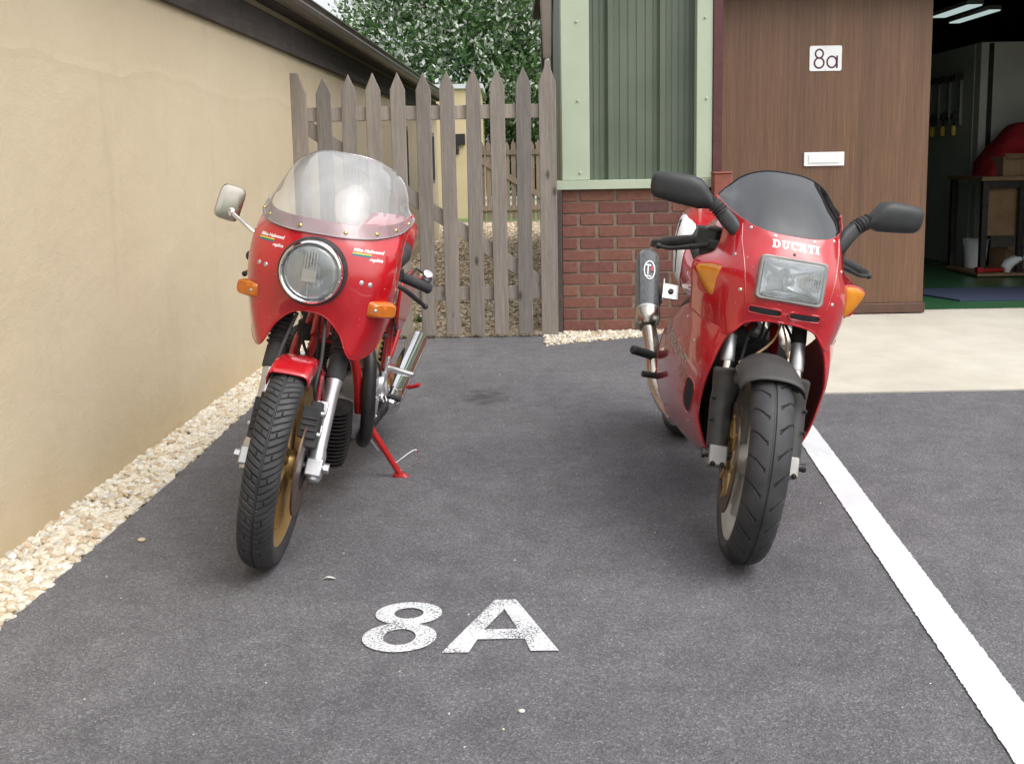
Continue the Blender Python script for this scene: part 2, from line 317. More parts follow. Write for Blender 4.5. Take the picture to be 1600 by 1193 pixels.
# ------------------------------------------------------------------ mesh helpers
V = Vector
def frame_of(d):
    d = d.normalized(); a = V((0, 0, 1)) if abs(d.z) < .9 else V((1, 0, 0))
    x = a.cross(d).normalized(); return x, d.cross(x).normalized()
def cr(pts, n):
    """Catmull-Rom resampling of a polyline (n points)."""
    P = [V(p) for p in pts]; k = len(P) - 1
    out = []
    for i in range(n):
        t = i / (n - 1) * k; j = min(int(t), k - 1); u = t - j
        p1, p2 = P[j], P[j + 1]; p0 = P[j - 1] if j > 0 else p1 * 2 - p2; p3 = P[j + 2] if j + 2 <= k else p2 * 2 - p1
        out.append(.5 * ((2 * p1) + (p2 - p0) * u + (2 * p0 - 5 * p1 + 4 * p2 - p3) * u * u + (3 * p1 - p0 - 3 * p2 + p3) * u ** 3))
    return out
class MB:
    def __init__(s): s.v = []; s.f = []; s.m = []; s.cm = 0
    def add(s, vs, fs):
        b = len(s.v); s.v += [V(x) for x in vs]
        for f in fs: s.f.append([b + i for i in f]); s.m.append(s.cm)
        return s
    def box(s, c, d, rot=None):
        c = V(c); hx, hy, hz = d[0] / 2, d[1] / 2, d[2] / 2
        vs = [V((x, y, z)) for x in (-hx, hx) for y in (-hy, hy) for z in (-hz, hz)]
        if rot is not None: vs = [rot @ p for p in vs]
        return s.add([c + p for p in vs], [(0, 1, 3, 2), (4, 6, 7, 5), (0, 4, 5, 1), (2, 3, 7, 6), (0, 2, 6, 4), (1, 5, 7, 3)])
    def box2(s, a, b): return s.box([(a[i] + b[i]) / 2 for i in range(3)], [abs(b[i] - a[i]) for i in range(3)])
    def tube(s, pts, r, n=12, caps=True, closed=False):
        P = [V(p) for p in pts]; k = len(P); rs = r if isinstance(r, (list, tuple)) else [r] * k
        T = []
        for i in range(k):
            if closed: T.append((P[(i + 1) % k] - P[i - 1]).normalized())
            else: T.append((P[min(i + 1, k - 1)] - P[max(i - 1, 0)]).normalized())
        x, y = frame_of(T[0]); vs = []
        for i in range(k):
            x = (x - T[i] * x.dot(T[i])).normalized(); y = T[i].cross(x)
            for j in range(n):
                a = 2 * PI * j / n; vs.append(P[i] + (x * math.cos(a) + y * math.sin(a)) * rs[i])
        fs = []
        for i in range(k if closed else k - 1):
            i2 = (i + 1) % k
            for j in range(n): fs.append((i * n + j, i * n + (j + 1) % n, i2 * n + (j + 1) % n, i2 * n + j))
        if caps and not closed: fs += [tuple(range(n - 1, -1, -1)), tuple((k - 1) * n + j for j in range(n))]
        return s.add(vs, fs)
    def lathe(s, prof, o, d, n=48, closed=False):
        """prof: list of (radius, height along d)."""
        o = V(o); d = V(d).normalized(); x, y = frame_of(d); vs = []; k = len(prof)
        for r, h in prof:
            for j in range(n):
                a = 2 * PI * j / n; vs.append(o + d * h + (x * math.cos(a) + y * math.sin(a)) * r)
        fs = []
        for i in range(k if closed else k - 1):
            i2 = (i + 1) % k
            for j in range(n): fs.append((i * n + j, i * n + (j + 1) % n, i2 * n + (j + 1) % n, i2 * n + j))
        return s.add(vs, fs)
    def grid(s, G, closev=False, flip=False):
        k = len(G); n = len(G[0]); fs = []
        for i in range(k - 1):
            for j in range(n if closev else n - 1):
                q = (i * n + j, i * n + (j + 1) % n, (i + 1) * n + (j + 1) % n, (i + 1) * n + j)
                fs.append(q[::-1] if flip else q)
        return s.add([p for r in G for p in r], fs)
    def loft(s, secs, n=24, caps=True):
        """secs: (centre, half-axis a, half-axis b, exponent)."""
        G = []
        for c, a, b, e in secs:
            c, a, b = V(c), V(a), V(b); row = []
            for j in range(n):
                t = 2 * PI * j / n; ct, st = math.cos(t), math.sin(t)
                row.append(c + a * (math.copysign(abs(ct) ** (2 / e), ct)) + b * (math.copysign(abs(st) ** (2 / e), st)))
            G.append(row)
        b0 = len(s.v); s.grid(G, True)
        if caps:
            k = len(G); s.f.append([b0 + j for j in range(n - 1, -1, -1)]); s.m.append(s.cm)
            s.f.append([b0 + (k - 1) * n + j for j in range(n)]); s.m.append(s.cm)
        return s
    def prism(s, poly, o, ex, ey, depth):
        """poly in 2-D, extruded along ex x ey by depth."""
        o, ex, ey = V(o), V(ex), V(ey); nz = ex.cross(ey).normalized(); k = len(poly)
        vs = [o + ex * a + ey * b for a, b in poly] + [o + ex * a + ey * b + nz * depth for a, b in poly]
        fs = [tuple(range(k - 1, -1, -1)), tuple(range(k, 2 * k))] + [(i, (i + 1) % k, k + (i + 1) % k, k + i) for i in range(k)]
        return s.add(vs, fs)
    def ball(s, c, r, n=12, sc=(1, 1, 1)):
        c = V(c); k = max(6, n // 2); pr = [(max(1e-5, math.sin(PI * i / k)) , -math.cos(PI * i / k)) for i in range(k + 1)]
        vs = [c + V((pr[i][0] * math.cos(2 * PI * j / n) * r * sc[0], pr[i][0] * math.sin(2 * PI * j / n) * r * sc[1], pr[i][1] * r * sc[2])) for i in range(k + 1) for j in range(n)]
        return s.add(vs, [(i * n + j, i * n + (j + 1) % n, (i + 1) * n + (j + 1) % n, (i + 1) * n + j) for i in range(k) for j in range(n)])
    def xf(s, fn): s.v = [fn(p) for p in s.v]; return s
    def mirror(s):
        b = len(s.v); s.v += [V((-p.x, p.y, p.z)) for p in s.v]
        s.f += [[b + i for i in reversed(f)] for f in list(s.f)]; s.m += list(s.m); return s
    def build(s, name, mat, parent=None, smooth=True, ang=35, bevel=0, solid=0, bseg=2):
        me = bpy.data.meshes.new(name); me.from_pydata([tuple(p) for p in s.v], [], s.f)
        mats = mat if isinstance(mat, (list, tuple)) else [mat]
        for x in mats: me.materials.append(x)
        if len(mats) > 1: me.polygons.foreach_set('material_index', s.m)
        bm = bmesh.new(); bm.from_mesh(me); bmesh.ops.remove_doubles(bm, verts=bm.verts, dist=1e-6)
        bmesh.ops.recalc_face_normals(bm, faces=bm.faces); bm.to_mesh(me); bm.free()
        if smooth: me.shade_smooth(); me.set_sharp_from_angle(angle=R(ang))
        me.update()
        o = bpy.data.objects.new(name, me); COL.objects.link(o)
        if parent: o.parent = parent
        if solid:
            m = o.modifiers.new('shell', 'SOLIDIFY'); m.thickness = solid; m.offset = 0
        if bevel:
            m = o.modifiers.new('edge', 'BEVEL'); m.width = bevel; m.segments = bseg; m.limit_method = 'ANGLE'; m.angle_limit = R(40)
            if not smooth: me.shade_smooth(); me.set_sharp_from_angle(angle=R(ang))
        return o
def tag(o, label=None, cat=None, group=None, kind=None):
    if label: o['label'] = label
    if cat: o['category'] = cat
    if group: o['group'] = group
    if kind: o['kind'] = kind
    return o
def empty(name, loc=(0, 0, 0), rot=(0, 0, 0), label=None, cat=None, group=None):
    o = bpy.data.objects.new(name, None); COL.objects.link(o); o.location = loc; o.rotation_euler = rot; o.empty_display_size = .1
    return tag(o, label, cat, group)
def surf(rows, nu, nv):
    """dense smooth grid from control rows (each a list of points)."""
    A = [cr(r, nu) for r in rows]
    cols = [cr([A[i][j] for i in range(len(A))], nv) for j in range(nu)]
    return [[cols[j][i] for j in range(nu)] for i in range(nv)]
def mirror_row(r): return [V((-p[0], p[1], p[2])) for p in reversed(r[1:])] + [V(p) for p in r]
def bvh(mb): return BVHTree.FromPolygons([tuple(p) for p in mb.v], mb.f)
def text2d(s, size=1.0, shear=0.0, bold=0.0, space=1.0):
    cu = bpy.data.curves.new('txt', 'FONT'); cu.body = s; cu.size = size; cu.shear = shear; cu.offset = bold; cu.align_x = 'CENTER'; cu.align_y = 'CENTER'; cu.space_character = space; cu.resolution_u = 4
    ob = bpy.data.objects.new('txt', cu); COL.objects.link(ob)
    me = bpy.data.meshes.new_from_object(ob)
    bm = bmesh.new(); bm.from_mesh(me); bmesh.ops.triangulate(bm, faces=bm.faces)
    vs = [(p.co.x, p.co.y) for p in bm.verts]; fs = [[p.index for p in f.verts] for f in bm.faces]
    bm.free(); bpy.data.objects.remove(ob); bpy.data.curves.remove(cu); bpy.data.meshes.remove(me)
    return vs, fs
def refine(vs, fs, maxlen):
    bm = bmesh.new(); L = [bm.verts.new((a, b, 0)) for a, b in vs]
    for f in fs:
        try: bm.faces.new([L[i] for i in f])
        except ValueError: pass
    for _ in range(4):
        es = [e for e in bm.edges if e.calc_length() > maxlen]
        if not es: break
        bmesh.ops.subdivide_edges(bm, edges=es, cuts=1); bmesh.ops.triangulate(bm, faces=bm.faces)
    bm.verts.index_update(); r = ([(p.co.x, p.co.y) for p in bm.verts], [[p.index for p in f.verts] for f in bm.faces]); bm.free(); return r
def decal(tree, vs, fs, o, ex, ey, d, lift=.0, maxlen=.01):
    """press a flat outline onto a curved surface by casting along d."""
    vs, fs = refine(vs, fs, maxlen); o, ex, ey, d = V(o), V(ex), V(ey), V(d).normalized(); P = []; ok = []
    for a, b in vs:
        p = o + ex * a + ey * b; h = tree.ray_cast(p, d)
        ok.append(h[0] is not None)
        if h[0]:
            nn = h[1] if h[1].dot(d) < 0 else -h[1]; P.append(h[0] + nn * (lift + .0024))
        else: P.append(p)
    return MB().add(P, [f for f in fs if all(ok[i] for i in f)])
def rrect(w, h, r, n=6):
    P = []
    for cx, cy, a0 in ((w / 2 - r, h / 2 - r, 0), (-w / 2 + r, h / 2 - r, 90), (-w / 2 + r, -h / 2 + r, 180), (w / 2 - r, -h / 2 + r, 270)):
        for i in range(n + 1):
            a = R(a0 + 90 * i / n); P.append((cx + r * math.cos(a), cy + r * math.sin(a)))
    return P
def fan(poly):
    cx = sum(p[0] for p in poly) / len(poly); cy = sum(p[1] for p in poly) / len(poly); n = len(poly)
    return [(cx, cy)] + list(poly), [(0, 1 + i, 1 + (i + 1) % n) for i in range(n)]
def stroke2d(pts, w, closed=False):
    n = len(pts); L = []; Rr = []
    for i in range(n):
        a = pts[(i - 1) % n] if (closed or i > 0) else pts[i]; b = pts[(i + 1) % n] if (closed or i < n - 1) else pts[i]
        dx, dy = b[0] - a[0], b[1] - a[1]; l = math.hypot(dx, dy) or 1; nx, ny = -dy / l * w / 2, dx / l * w / 2
        L.append((pts[i][0] + nx, pts[i][1] + ny)); Rr.append((pts[i][0] - nx, pts[i][1] - ny))
    fs = [(i, (i + 1) % n, n + (i + 1) % n, n + i) for i in range(n if closed else n - 1)]
    return L + Rr, fs
def join2d(parts):
    V2 = []; F2 = []
    for vs, fs in parts:
        b = len(V2); V2 += list(vs); F2 += [[b + i for i in f] for f in fs]
    return V2, F2
def ell(cx, cy, rx, ry, n=28): return [(cx + rx * math.cos(2 * PI * i / n), cy + ry * math.sin(2 * PI * i / n)) for i in range(n)]

# ================================================================== SETTING
def struct(o): o['kind'] = 'structure'; return o
def flat(name, poly, z, mat, kind='structure'):
    mb = MB(); mb.add([(x, y, z) for x, y in poly], [tuple(range(len(poly)))]); o = mb.build(name, mat, None, smooth=False); o['kind'] = kind; return o
flat('ground', [(-900, -900), (900, -900), (900, 900), (-900, 900)], -.035, M['grass'])
flat('gravel_yard', [(-1.5, 6.64), (.36, 6.64), (.9, 19.9), (-1.6, 19.9)], -.012, M['yard'])
flat('gravel_bed', [(-1.75, -6), (-1.0, -6), (-1.0, 6.62), (-1.5, 6.62)], -.018, M['gravel_bed'])
# tarmac with a slightly ragged left edge
rng = random.Random(3)
edge = []
y = -6.0
while y < 6.62:
    edge.append((-1.252 + .0205 * (y - 2.4) + rng.uniform(-.006, .006) + .008 * math.sin(y * 2.1), y)); y += .09
tar = edge + [(-1.146, 6.63), (.21, 6.63), (.215, 6.26), (.45, 6.36), (.79, 6.50), (1.02, 6.74), (1.30, 6.74), (1.30, 4.82), (14, 4.86), (14, -6)]
mb = MB(); k = len(tar)
mb.add([(a, b, 0) for a, b in tar] + [(a, b, -.03) for a, b in tar], [tuple(range(k))] + [(i, k + i, k + (i + 1) % k, (i + 1) % k) for i in range(k)])
struct(mb.build('tarmac', M['asphalt'], None, smooth=False))
flat('gravel_border', [(.20, 6.2), (.30, 6.2), (1.25, 6.73), (.20, 6.73)], -.016, M['gravel_bed'])
# concrete apron, ramping up to the threshold
mb = MB(); apr = [(1.22, 4.815), (9, 4.845), (9, 7.32), (1.22, 7.32)]; za = lambda y: .006 + max(0, (y - 4.8)) / 2.05 * .062 if y < 6.86 else .068
ys = [4.82, 5.5, 6.2, 6.86, 7.45]
G = [[(1.22 + (x - 1.22), yy + (.03 * (x - 1.2) / 8 if yy < 5 else 0), za(yy)) for x in (1.22, 2.4, 3.6, 5, 9)] for yy in ys]
mb.grid(G); mb.add([(1.22, 4.82, -.02), (9, 4.85, -.02), (9, 4.85, za(4.82)), (1.22, 4.82, za(4.82))], [(0, 1, 2, 3)])
mb.add([(1.22, 4.82, za(4.82)), (1.22, 6.86, za(6.86)), (1.22, 6.86, -.02), (1.22, 4.82, -.02)], [(0, 1, 2, 3)])
struct(mb.build('concrete_apron', M['concrete'], None, ang=60))
# painted bay line (edges nibbled by the tarmac texture)
def nibbled(P0, P1, wd0, seg=.007, amp=.0019):
    a, b = V((*P0, 0)), V((*P1, 0)); d = (b - a); n = int(d.length / seg); d.normalize(); nx = V((d.y, -d.x, 0)); rg = random.Random(5)
    Lp = []; Rp = []
    for i in range(n + 1):
        c = a + d * (seg * i); Lp.append(c - nx * (wd0 / 2 + rg.uniform(-amp, amp))); Rp.append(c + nx * (wd0 / 2 + rg.uniform(-amp, amp)))
    mb = MB(); vs = [p + V((0, 0, .004)) for p in Lp + Rp]; m = n + 1
    return mb.add(vs, [(i, i + 1, m + i + 1, m + i) for i in range(n)])
o = nibbled((.728, -.5), (1.237, 4.81), .096).build('parking_line', M['line_paint'], None, smooth=False)
tag(o, 'long white painted parking bay line running past the right-hand motorbike', 'road marking')
# stencilled bay number 8A on the tarmac
def ground_txt(parts, name, label):
    vs, fs = join2d(parts); mb = MB(); mb.add([(a, b, .004) for a, b in vs], fs); o = mb.build(name, M['stencil_paint'], None, smooth=False); return tag(o, label, 'road marking')
def ring(cx, cy, rx, ry, ix, iy, n=40, hx=0, hy=0):
    a = ell(cx, cy, rx, ry, n); b = ell(cx + hx, cy + hy, ix, iy, n)
    return a + b, [(i, (i + 1) % n, n + (i + 1) % n, n + i) for i in range(n)]
v1, f1 = ring(-.267, 2.472, .082, .066, .036, .031); v2, f2 = ring(-.277, 2.341, .087, .077, .038, .042)
PA = [(-.056, 2.545), (-.003, 2.543), (-.173, 2.258), (-.112, 2.257), (.028, 2.259), (.092, 2.258), (-.032, 2.487), (-.079, 2.374), (.0, 2.374), (-.094, 2.322), (.016, 2.322)]
FA = [(2, 3, 9, 7, 6, 0), (0, 6, 1), (1, 6, 8, 10, 4, 5), (7, 9, 10, 8)]
mb = MB()
for vs, fs, z in ((v1, f1, .0040), (v2, f2, .0043), (PA, FA, .0040)): mb.add([(a, b, z) for a, b in vs], fs)
tag(mb.build('bay_number', M['stencil_paint'], None, smooth=False), 'worn white stencilled 8A bay number painted on the tarmac', 'road marking')
# pebbles
def ico(sub):
    bm = bmesh.new(); bmesh.ops.create_icosphere(bm, subdivisions=sub, radius=1)
    r = [p.co.copy() for p in bm.verts], [[q.index for q in f.verts] for f in bm.faces]; bm.free(); return r
IV2, IF2 = ico(2); IV1, IF1 = ico(1)
def pebbles(name, spots, mats, s0, s1, lo=False, seed=1, wts=None):
    rg = random.Random(seed); mb = MB(); IV, IF = (IV1, IF1) if lo else (IV2, IF2); vars_ = []
    for _ in range(10): vars_.append([p * rg.uniform(.78, 1.18) if lo else p * (1 + .22 * math.sin(3 * p.x + rg.uniform(0, 6)) * math.cos(2.5 * p.y + rg.uniform(0, 1))) for p in IV])
    for x, y, z in spots:
        s = rg.uniform(s0, s1); S = Matrix.Diagonal((s * rg.uniform(.8, 1.35), s * rg.uniform(.65, 1), s * rg.uniform(.45, .7)))
        Q = Matrix.Rotation(rg.uniform(0, 6.3), 3, 'Z') @ Matrix.Rotation(rg.gauss(0, .45), 3, 'X') @ S
        mb.cm = rg.choices(range(len(mats)), wts)[0] if wts else rg.randrange(len(mats)); mb.add([V((x, y, z)) + Q @ p for p in rg.choice(vars_)], IF)
    o = mb.build(name, mats, None); o['kind'] = 'stuff'; return o
rg = random.Random(11); sp = []
for _ in range(7800):
    y = rg.uniform(1.5, 6.6); xw = -1.449 + .0314 * (y - 2.838); xa = -1.272 + .0205 * (y - 2.4)
    t = rg.random(); x = xw - .01 + (xa - xw + .02) * t
    sp.append((x, y, -.008 + rg.uniform(-.006, .016) * (1 - .55 * t) + .012 * (1 - t)))
pebbles('gravel_strip', sp, M['pebble'], .010, .0185, seed=2, wts=(5, 2.6, 3, .9, .9))
sp = []
for _ in range(2200):
    x = rg.uniform(.20, 1.24); yf = 6.25 + (x - .2) * .44 + max(0, x - .8) * .25; yb = 6.70
    if yf < yb: sp.append((x, rg.uniform(yf, yb), -.006 + rg.uniform(-.004, .018)))
pebbles('gravel_bed_stones', sp, M['pebble'], .010, .0175, seed=3, wts=(5, 2.6, 3, .9, .9))
sp = [(rg.uniform(-1.4, .45), 6.68 + 12.5 * rg.random() ** 2.0, -.006 + rg.uniform(-.004, .012)) for _ in range(11500)]
pebbles('yard_gravel', sp, M['ypebble'], .013, .026, True, 4, (4, 2, 2.2, 1.3))

# ------------------------------------------------------------------ left building
WX = lambda y: -1.449 + .0314 * (y - 2.838)
wd = V((.0314, 1, 0)).normalized(); wn = V((wd.y, -wd.x, 0))      # along wall / out of wall (+x)
lb = empty('rendered_building', (WX(6), 6, 0), label='low cream rendered building with dark timber fascia and gutter along the left side', cat='building')
T0 = V((WX(6), 6, 0))
def lw(y, out, z): return V((WX(y), y, z)) + wn * out - T0
def lbox(mb, y0, y1, o0, o1, z0, z1):
    c = [lw(y, o, z) for y in (y0, y1) for o in (o0, o1) for z in (z0, z1)]
    mb.add(c, [(0, 1, 3, 2), (4, 6, 7, 5), (0, 4, 5, 1), (2, 3, 7, 6), (0, 2, 6, 4), (1, 5, 7, 3)])
LY0, LY1 = -3.0, 15.6
mb = MB(); ny = 200
lbox(mb, LY0, LY1, -4, 0, -.3, 1.98); mb.build('wall', M['render'], lb, smooth=False)
mb = MB(); lbox(mb, LY0, LY1 + .1, .003, .030, 1.765, 1.935); mb.build('fascia_board', M['fascia'], lb, smooth=False, bevel=.004)
mb = MB(); lbox(mb, LY0, LY1 + .1, .0, .15, 1.982, 1.995); mb.build('soffit', M['fascia'], lb, smooth=False)
# ogee gutter: extruded profile
gp = [(.135, 1.955), (.135, 1.962), (.18, 1.958), (.205, 1.972), (.213, 1.995), (.205, 2.012), (.212, 2.03), (.222, 2.032), (.222, 2.040), (.205, 2.040), (.195, 2.02), (.15, 1.985), (.14, 2.035), (.13, 2.035)]
gp = [(a, b) for a, b in gp]
mb = MB(); k = len(gp); mb.add([lw(LY0, a, b) for a, b in gp] + [lw(LY1 + .1, a, b) for a, b in gp], [(i, (i + 1) % k, k + (i + 1) % k, k + i) for i in range(k)])
mb.build('gutter', M['gutter'], lb, smooth=False)
mb = MB(); mb.add([lw(LY0, .16, 2.03), lw(LY1 + .15, .16, 2.03), lw(LY1 + .15, -2.2, 2.75), lw(LY0, -2.2, 2.75), lw(LY0, .16, 1.999), lw(LY1 + .15, .16, 1.999), lw(LY1 + .15, -2.2, 2.72), lw(LY0, -2.2, 2.72)],
    [(0, 1, 2, 3), (7, 6, 5, 4), (0, 4, 5, 1), (1, 5, 6, 2), (2, 6, 7, 3), (3, 7, 4, 0)]); mb.build('roof', M['roof'], lb, smooth=False)
for y0, y1 in ((14.2, 14.7), (11.6, 11.85)):
    mb = MB(); lbox(mb, y0, y1, .002, .05, .82, 1.5); f = mb.build('window', M['gate_wood'], lb, smooth=False)
    mb = MB(); lbox(mb, y0 + .05, y1 - .05, .03, .055, .87, 1.45); mb.build('pane', M['dark_soft'], f, smooth=False)

# ------------------------------------------------------------------ workshop on the right
ZF = .068
wk = empty('workshop', (1.3, 6.72, 0), label='workshop with red brick base, green metal cladding and wide brown doorway', cat='building')
W0 = V((1.3, 6.72, 0))
class WB(MB):
    def b(s, x0, x1, y0, y1, z0, z1): return s.box2(V((x0, y0, z0)) - W0, V((x1, y1, z1)) - W0)
# brickwork: every brick modelled, mortar plane just behind
mb = WB(); mb.b(.332, 1.268, 6.726, 6.83, -.1, .912); mo = mb.build('brick_wall', M['mortar'], wk, smooth=False)
mb = MB(); rg = random.Random(8)
for c in range(-1, 12):
    z0 = .006 + c * .0755; x = .329 - (.1175 if c % 2 else 0) - 0.0
    while x < 1.27:
        a, b = max(x, .329), min(x + .222, 1.272)
        if b - a > .03:
            mb.cm = rg.choices((0, 1, 2, 3), (4, 4, 1.3, 2.4))[0]; j = rg.uniform(-.0015, .0015)
            mb.box2(V((a, 6.72 + j, z0 + .005)) - W0, V((b - .011, 6.80, z0 + .0695)) - W0)
        x += .233
mb.build('brick', M['brick'], mo, smooth=False, bevel=.003, bseg=1)
mb = WB(); mb.b(.286, 1.272, 6.675, 6.84, .918, .926); mb.b(.286, 1.272, 6.672, 6.69, .916, .972); mb.b(.286, 1.272, 6.69, 6.80, .958, .972); mb.build('sill', M['pale_green'], wk, smooth=False, bevel=.002)
# corrugated cladding sheet
pr = []; x = .506
def ribprof(x):
    for rc in (.645, .972):
        d = abs(x - rc)
        if d < .016: return -.032
        if d < .030: return -.032 * (.030 - d) / .014
    for rc in (.535, .575, .612, .70, .755, .808, .865, .915, 1.03, 1.075, 1.115, 1.15):
        if abs(x - rc) < .0045: return .004
    return 0
xs = [.500 + i * .002 for i in range(341)]
G = [[V((x, 6.80 + ribprof(x), z)) - W0 for x in xs] for z in (.955, 2.75)]
mb = MB(); mb.grid(G); mb.build('cladding_sheet', M['panel_green'], wk, smooth=False)
def screws(par, pts):
    for x, y, z in pts:
        m2 = MB(); o_ = V((x, y, z)) - W0; m2.lathe([(.0001, -.008), (.005, -.0075), (.007, -.005), (.0085, -.001), (.0085, .002)], o_, (0, 1, 0), 12); m2.build('screw_cap', M['pale_green'], par)
mb = WB(); mb.b(.331, .506, 6.700, 6.712, .974, 2.75); mb.b(.331, .343, 6.712, 6.85, .974, 2.75); mb.b(.494, .506, 6.712, 6.79, .974, 2.75)
f = mb.build('corner_flashing', M['pale_green'], wk, smooth=False, bevel=.003)
screws(f, [(.428, 6.698, 1.944), (.432, 6.698, 1.465), (.444, 6.698, 1.02)])
mb = WB(); mb.b(1.175, 1.274, 6.700, 6.712, .974, 2.75); mb.b(1.175, 1.187, 6.712, 6.79, .974, 2.75)
f = mb.build('corner_flashing', M['pale_green'], wk, smooth=False, bevel=.003)
screws(f, [(1.225, 6.698, 1.957), (1.236, 6.698, 1.467)])
# side wall, slightly skewed away so only its return shows
mb = MB(); a = [(.343, 6.86), (.60, 14.3), (.70, 14.3), (.45, 6.86)]
mb.add([V((x, y, z)) - W0 for z in (-.1, 3.0) for x, y in a], [(0, 1, 2, 3), (7, 6, 5, 4), (0, 4, 5, 1), (1, 5, 6, 2), (2, 6, 7, 3), (3, 7, 4, 0)]); mb.build('side_wall', M['panel_green'], wk, smooth=False)
mb = WB(); mb.b(.34, 9.3, 6.66, 14.6, 2.98, 3.08); mb.b(.34, 9.3, 6.62, 6.695, 2.75, 2.98); mb.build('roof', M['inner_dark'], wk, smooth=False)
mb = WB(); mb.b(1.274, 4.75, 6.86, 6.98, 2.42, 2.98); mb.b(4.75, 9.3, 6.74, 6.98, -.1, 2.98); mb.build('front_wall', M['panel_green'], wk, smooth=False)
mb = WB(); mb.b(.45, 9.3, 14.3, 14.5, -.1, 2.98); mb.b(9.15, 9.3, 6.98, 14.3, -.1, 2.98); mb.build('rear_wall', M['inner_dark'], wk, smooth=False)
mb = WB(); mb.b(1.276, 1.332, 6.69, 6.93, -.01, 2.42); mb.b(1.332, 4.75, 6.69, 6.93, 2.14, 2.42); mb.b(4.69, 4.75, 6.69, 6.93, -.01, 2.14); mb.build('door_frame', M['frame_red'], wk, smooth=False, bevel=.003)  # head, out of view, set proud to cast shade on the door top
for x, y0 in ((3.2, 2.84), (5.6, 2.84)):
    mb = WB(); mb.b(x, x + .12, 7.0, 14.3, 2.72, 2.975); mb.build('roof_beam', M['inner_dark'], wk, smooth=False)
# door leaf
D0 = V((1.338, 6.85, ZF)) - W0
mb = MB(); mb.box2((1.338 - 1.3, .130, ZF + .07), (2.690 - 1.3, .174, 2.12)); door = mb.build('door', M['door_wood'], wk, smooth=False, bevel=.003)
mb = MB(); mb.box2((1.336 - 1.3, .112, ZF + .006), (2.698 - 1.3, .176, ZF + .070)); mb.build('kick_board', M['door_edge'], door, smooth=False, bevel=.004)
for z in (1.98, 1.486):
    m2 = MB(); m2.tube([V((1.336, 6.845, z - .052)) - W0, V((1.336, 6.845, z + .052)) - W0], .008, 10)
    for q in (-.02, .02): m2.tube([V((1.336, 6.845, z + q - .001)) - W0, V((1.336, 6.845, z + q + .001)) - W0], .0088, 10)
    m2.box2(V((1.338, 6.847, z - .05)) - W0, V((1.352, 6.8495, z + .05)) - W0); m2.build('hinge', M['alloy'], door)
# letter plate with flap
m2 = MB(); lp = V((2.020, 6.85, 1.078)) - W0
m2.prism(rrect(.258, .088, .006, 3), lp, (1, 0, 0), (0, 0, 1), .012)
lpo = m2.build('letter_plate', M['white_plastic'], door, ang=30, bevel=.002)
m2 = MB(); m2.prism(rrect(.200, .052, .004, 3), lp + V((0, -.0125, .002)), (1, 0, 0), (0, 0, 1), .004); m2.build('flap', M['white_plastic'], lpo, ang=30, bevel=.0015)
# number plate 8a : white plate, purple characters, two screws, one mesh
m2 = MB(); sc_ = V((2.017, 6.8495, 1.7095)) - W0
m2.prism(rrect(.204, .156, .012, 5), sc_, (1, 0, 0), (0, 0, 1), .004); m2.cm = 1
vs, fs = join2d([stroke2d(ell(-.041, .029, .0245, .0265, 30), .0105, True)]); m2.add([sc_ + V((a, -.0048, b)) for a, b in vs], fs)
vs, fs = join2d([stroke2d(ell(-.041, -.028, .0300, .0315, 30), .0105, True)]); m2.add([sc_ + V((a, -.0051, b)) for a, b in vs], fs)
vs, fs = stroke2d(ell(.039, -.023, .0300, .0345, 30), .0105, True); m2.add([sc_ + V((a, -.0048, b)) for a, b in vs], fs)
vs, fs = stroke2d([(.072, .016), (.072, -.062)], .011); m2.add([sc_ + V((a, -.0051, b)) for a, b in vs], fs)
m2.cm = 2
for z in (.068, -.069): m2.lathe([(.0001, -.0015), (.003, -.001), (.0035, .001)], sc_ + V((0, -.0045, z)), (0, 1, 0), 10)
m2.build('number_plate', [M['white_plastic'], M['purple_print'], M['alloy']], door, smooth=False)

flatp = [(1.34, 6.99), (9.2, 6.99), (9.2, 14.3), (.6, 14.3), (.5, 6.99)]
flat('workshop_floor', flatp, ZF + .003, M['green_floor'])
# ------------------------------------------------------------------ inside the doorway
mb = MB(); mb.box2((4.17, 9.5, ZF), (9.0, 9.62, 2.06)); mb.box2((4.165, 9.622, ZF), (4.285, 13.2, 2.06))
pw = mb.build('partition_wall', M['inner_white'], None, smooth=False); tag(pw, 'white painted partition wall standing inside the dark workshop', 'partition wall')
mb = MB(); mb.box2((4.235, 9.485, ZF), (4.275, 9.499, 2.05)); mb.build('joint_strip', M['dark_metal'], pw, smooth=False)
m = MB(); m.prism([(3.02, 7.55), (4.9, 7.55), (4.9, 8.25), (2.82, 8.25)], (0, 0, ZF + .005), (1, 0, 0), (0, 1, 0), .012)
m2 = MB(); G = [(2.90, 8.00), (3.14, 7.33), (4.8, 7.33), (4.8, 8.0)]; m2.prism(G, (0, 0, ZF + .005), (1, 0, 0), (0, 1, 0), .010)
tag(m2.build('floor_mat', M['blue_mat'], None, smooth=False), 'blue mat lying on the green workshop floor just inside the doorway', 'mat')
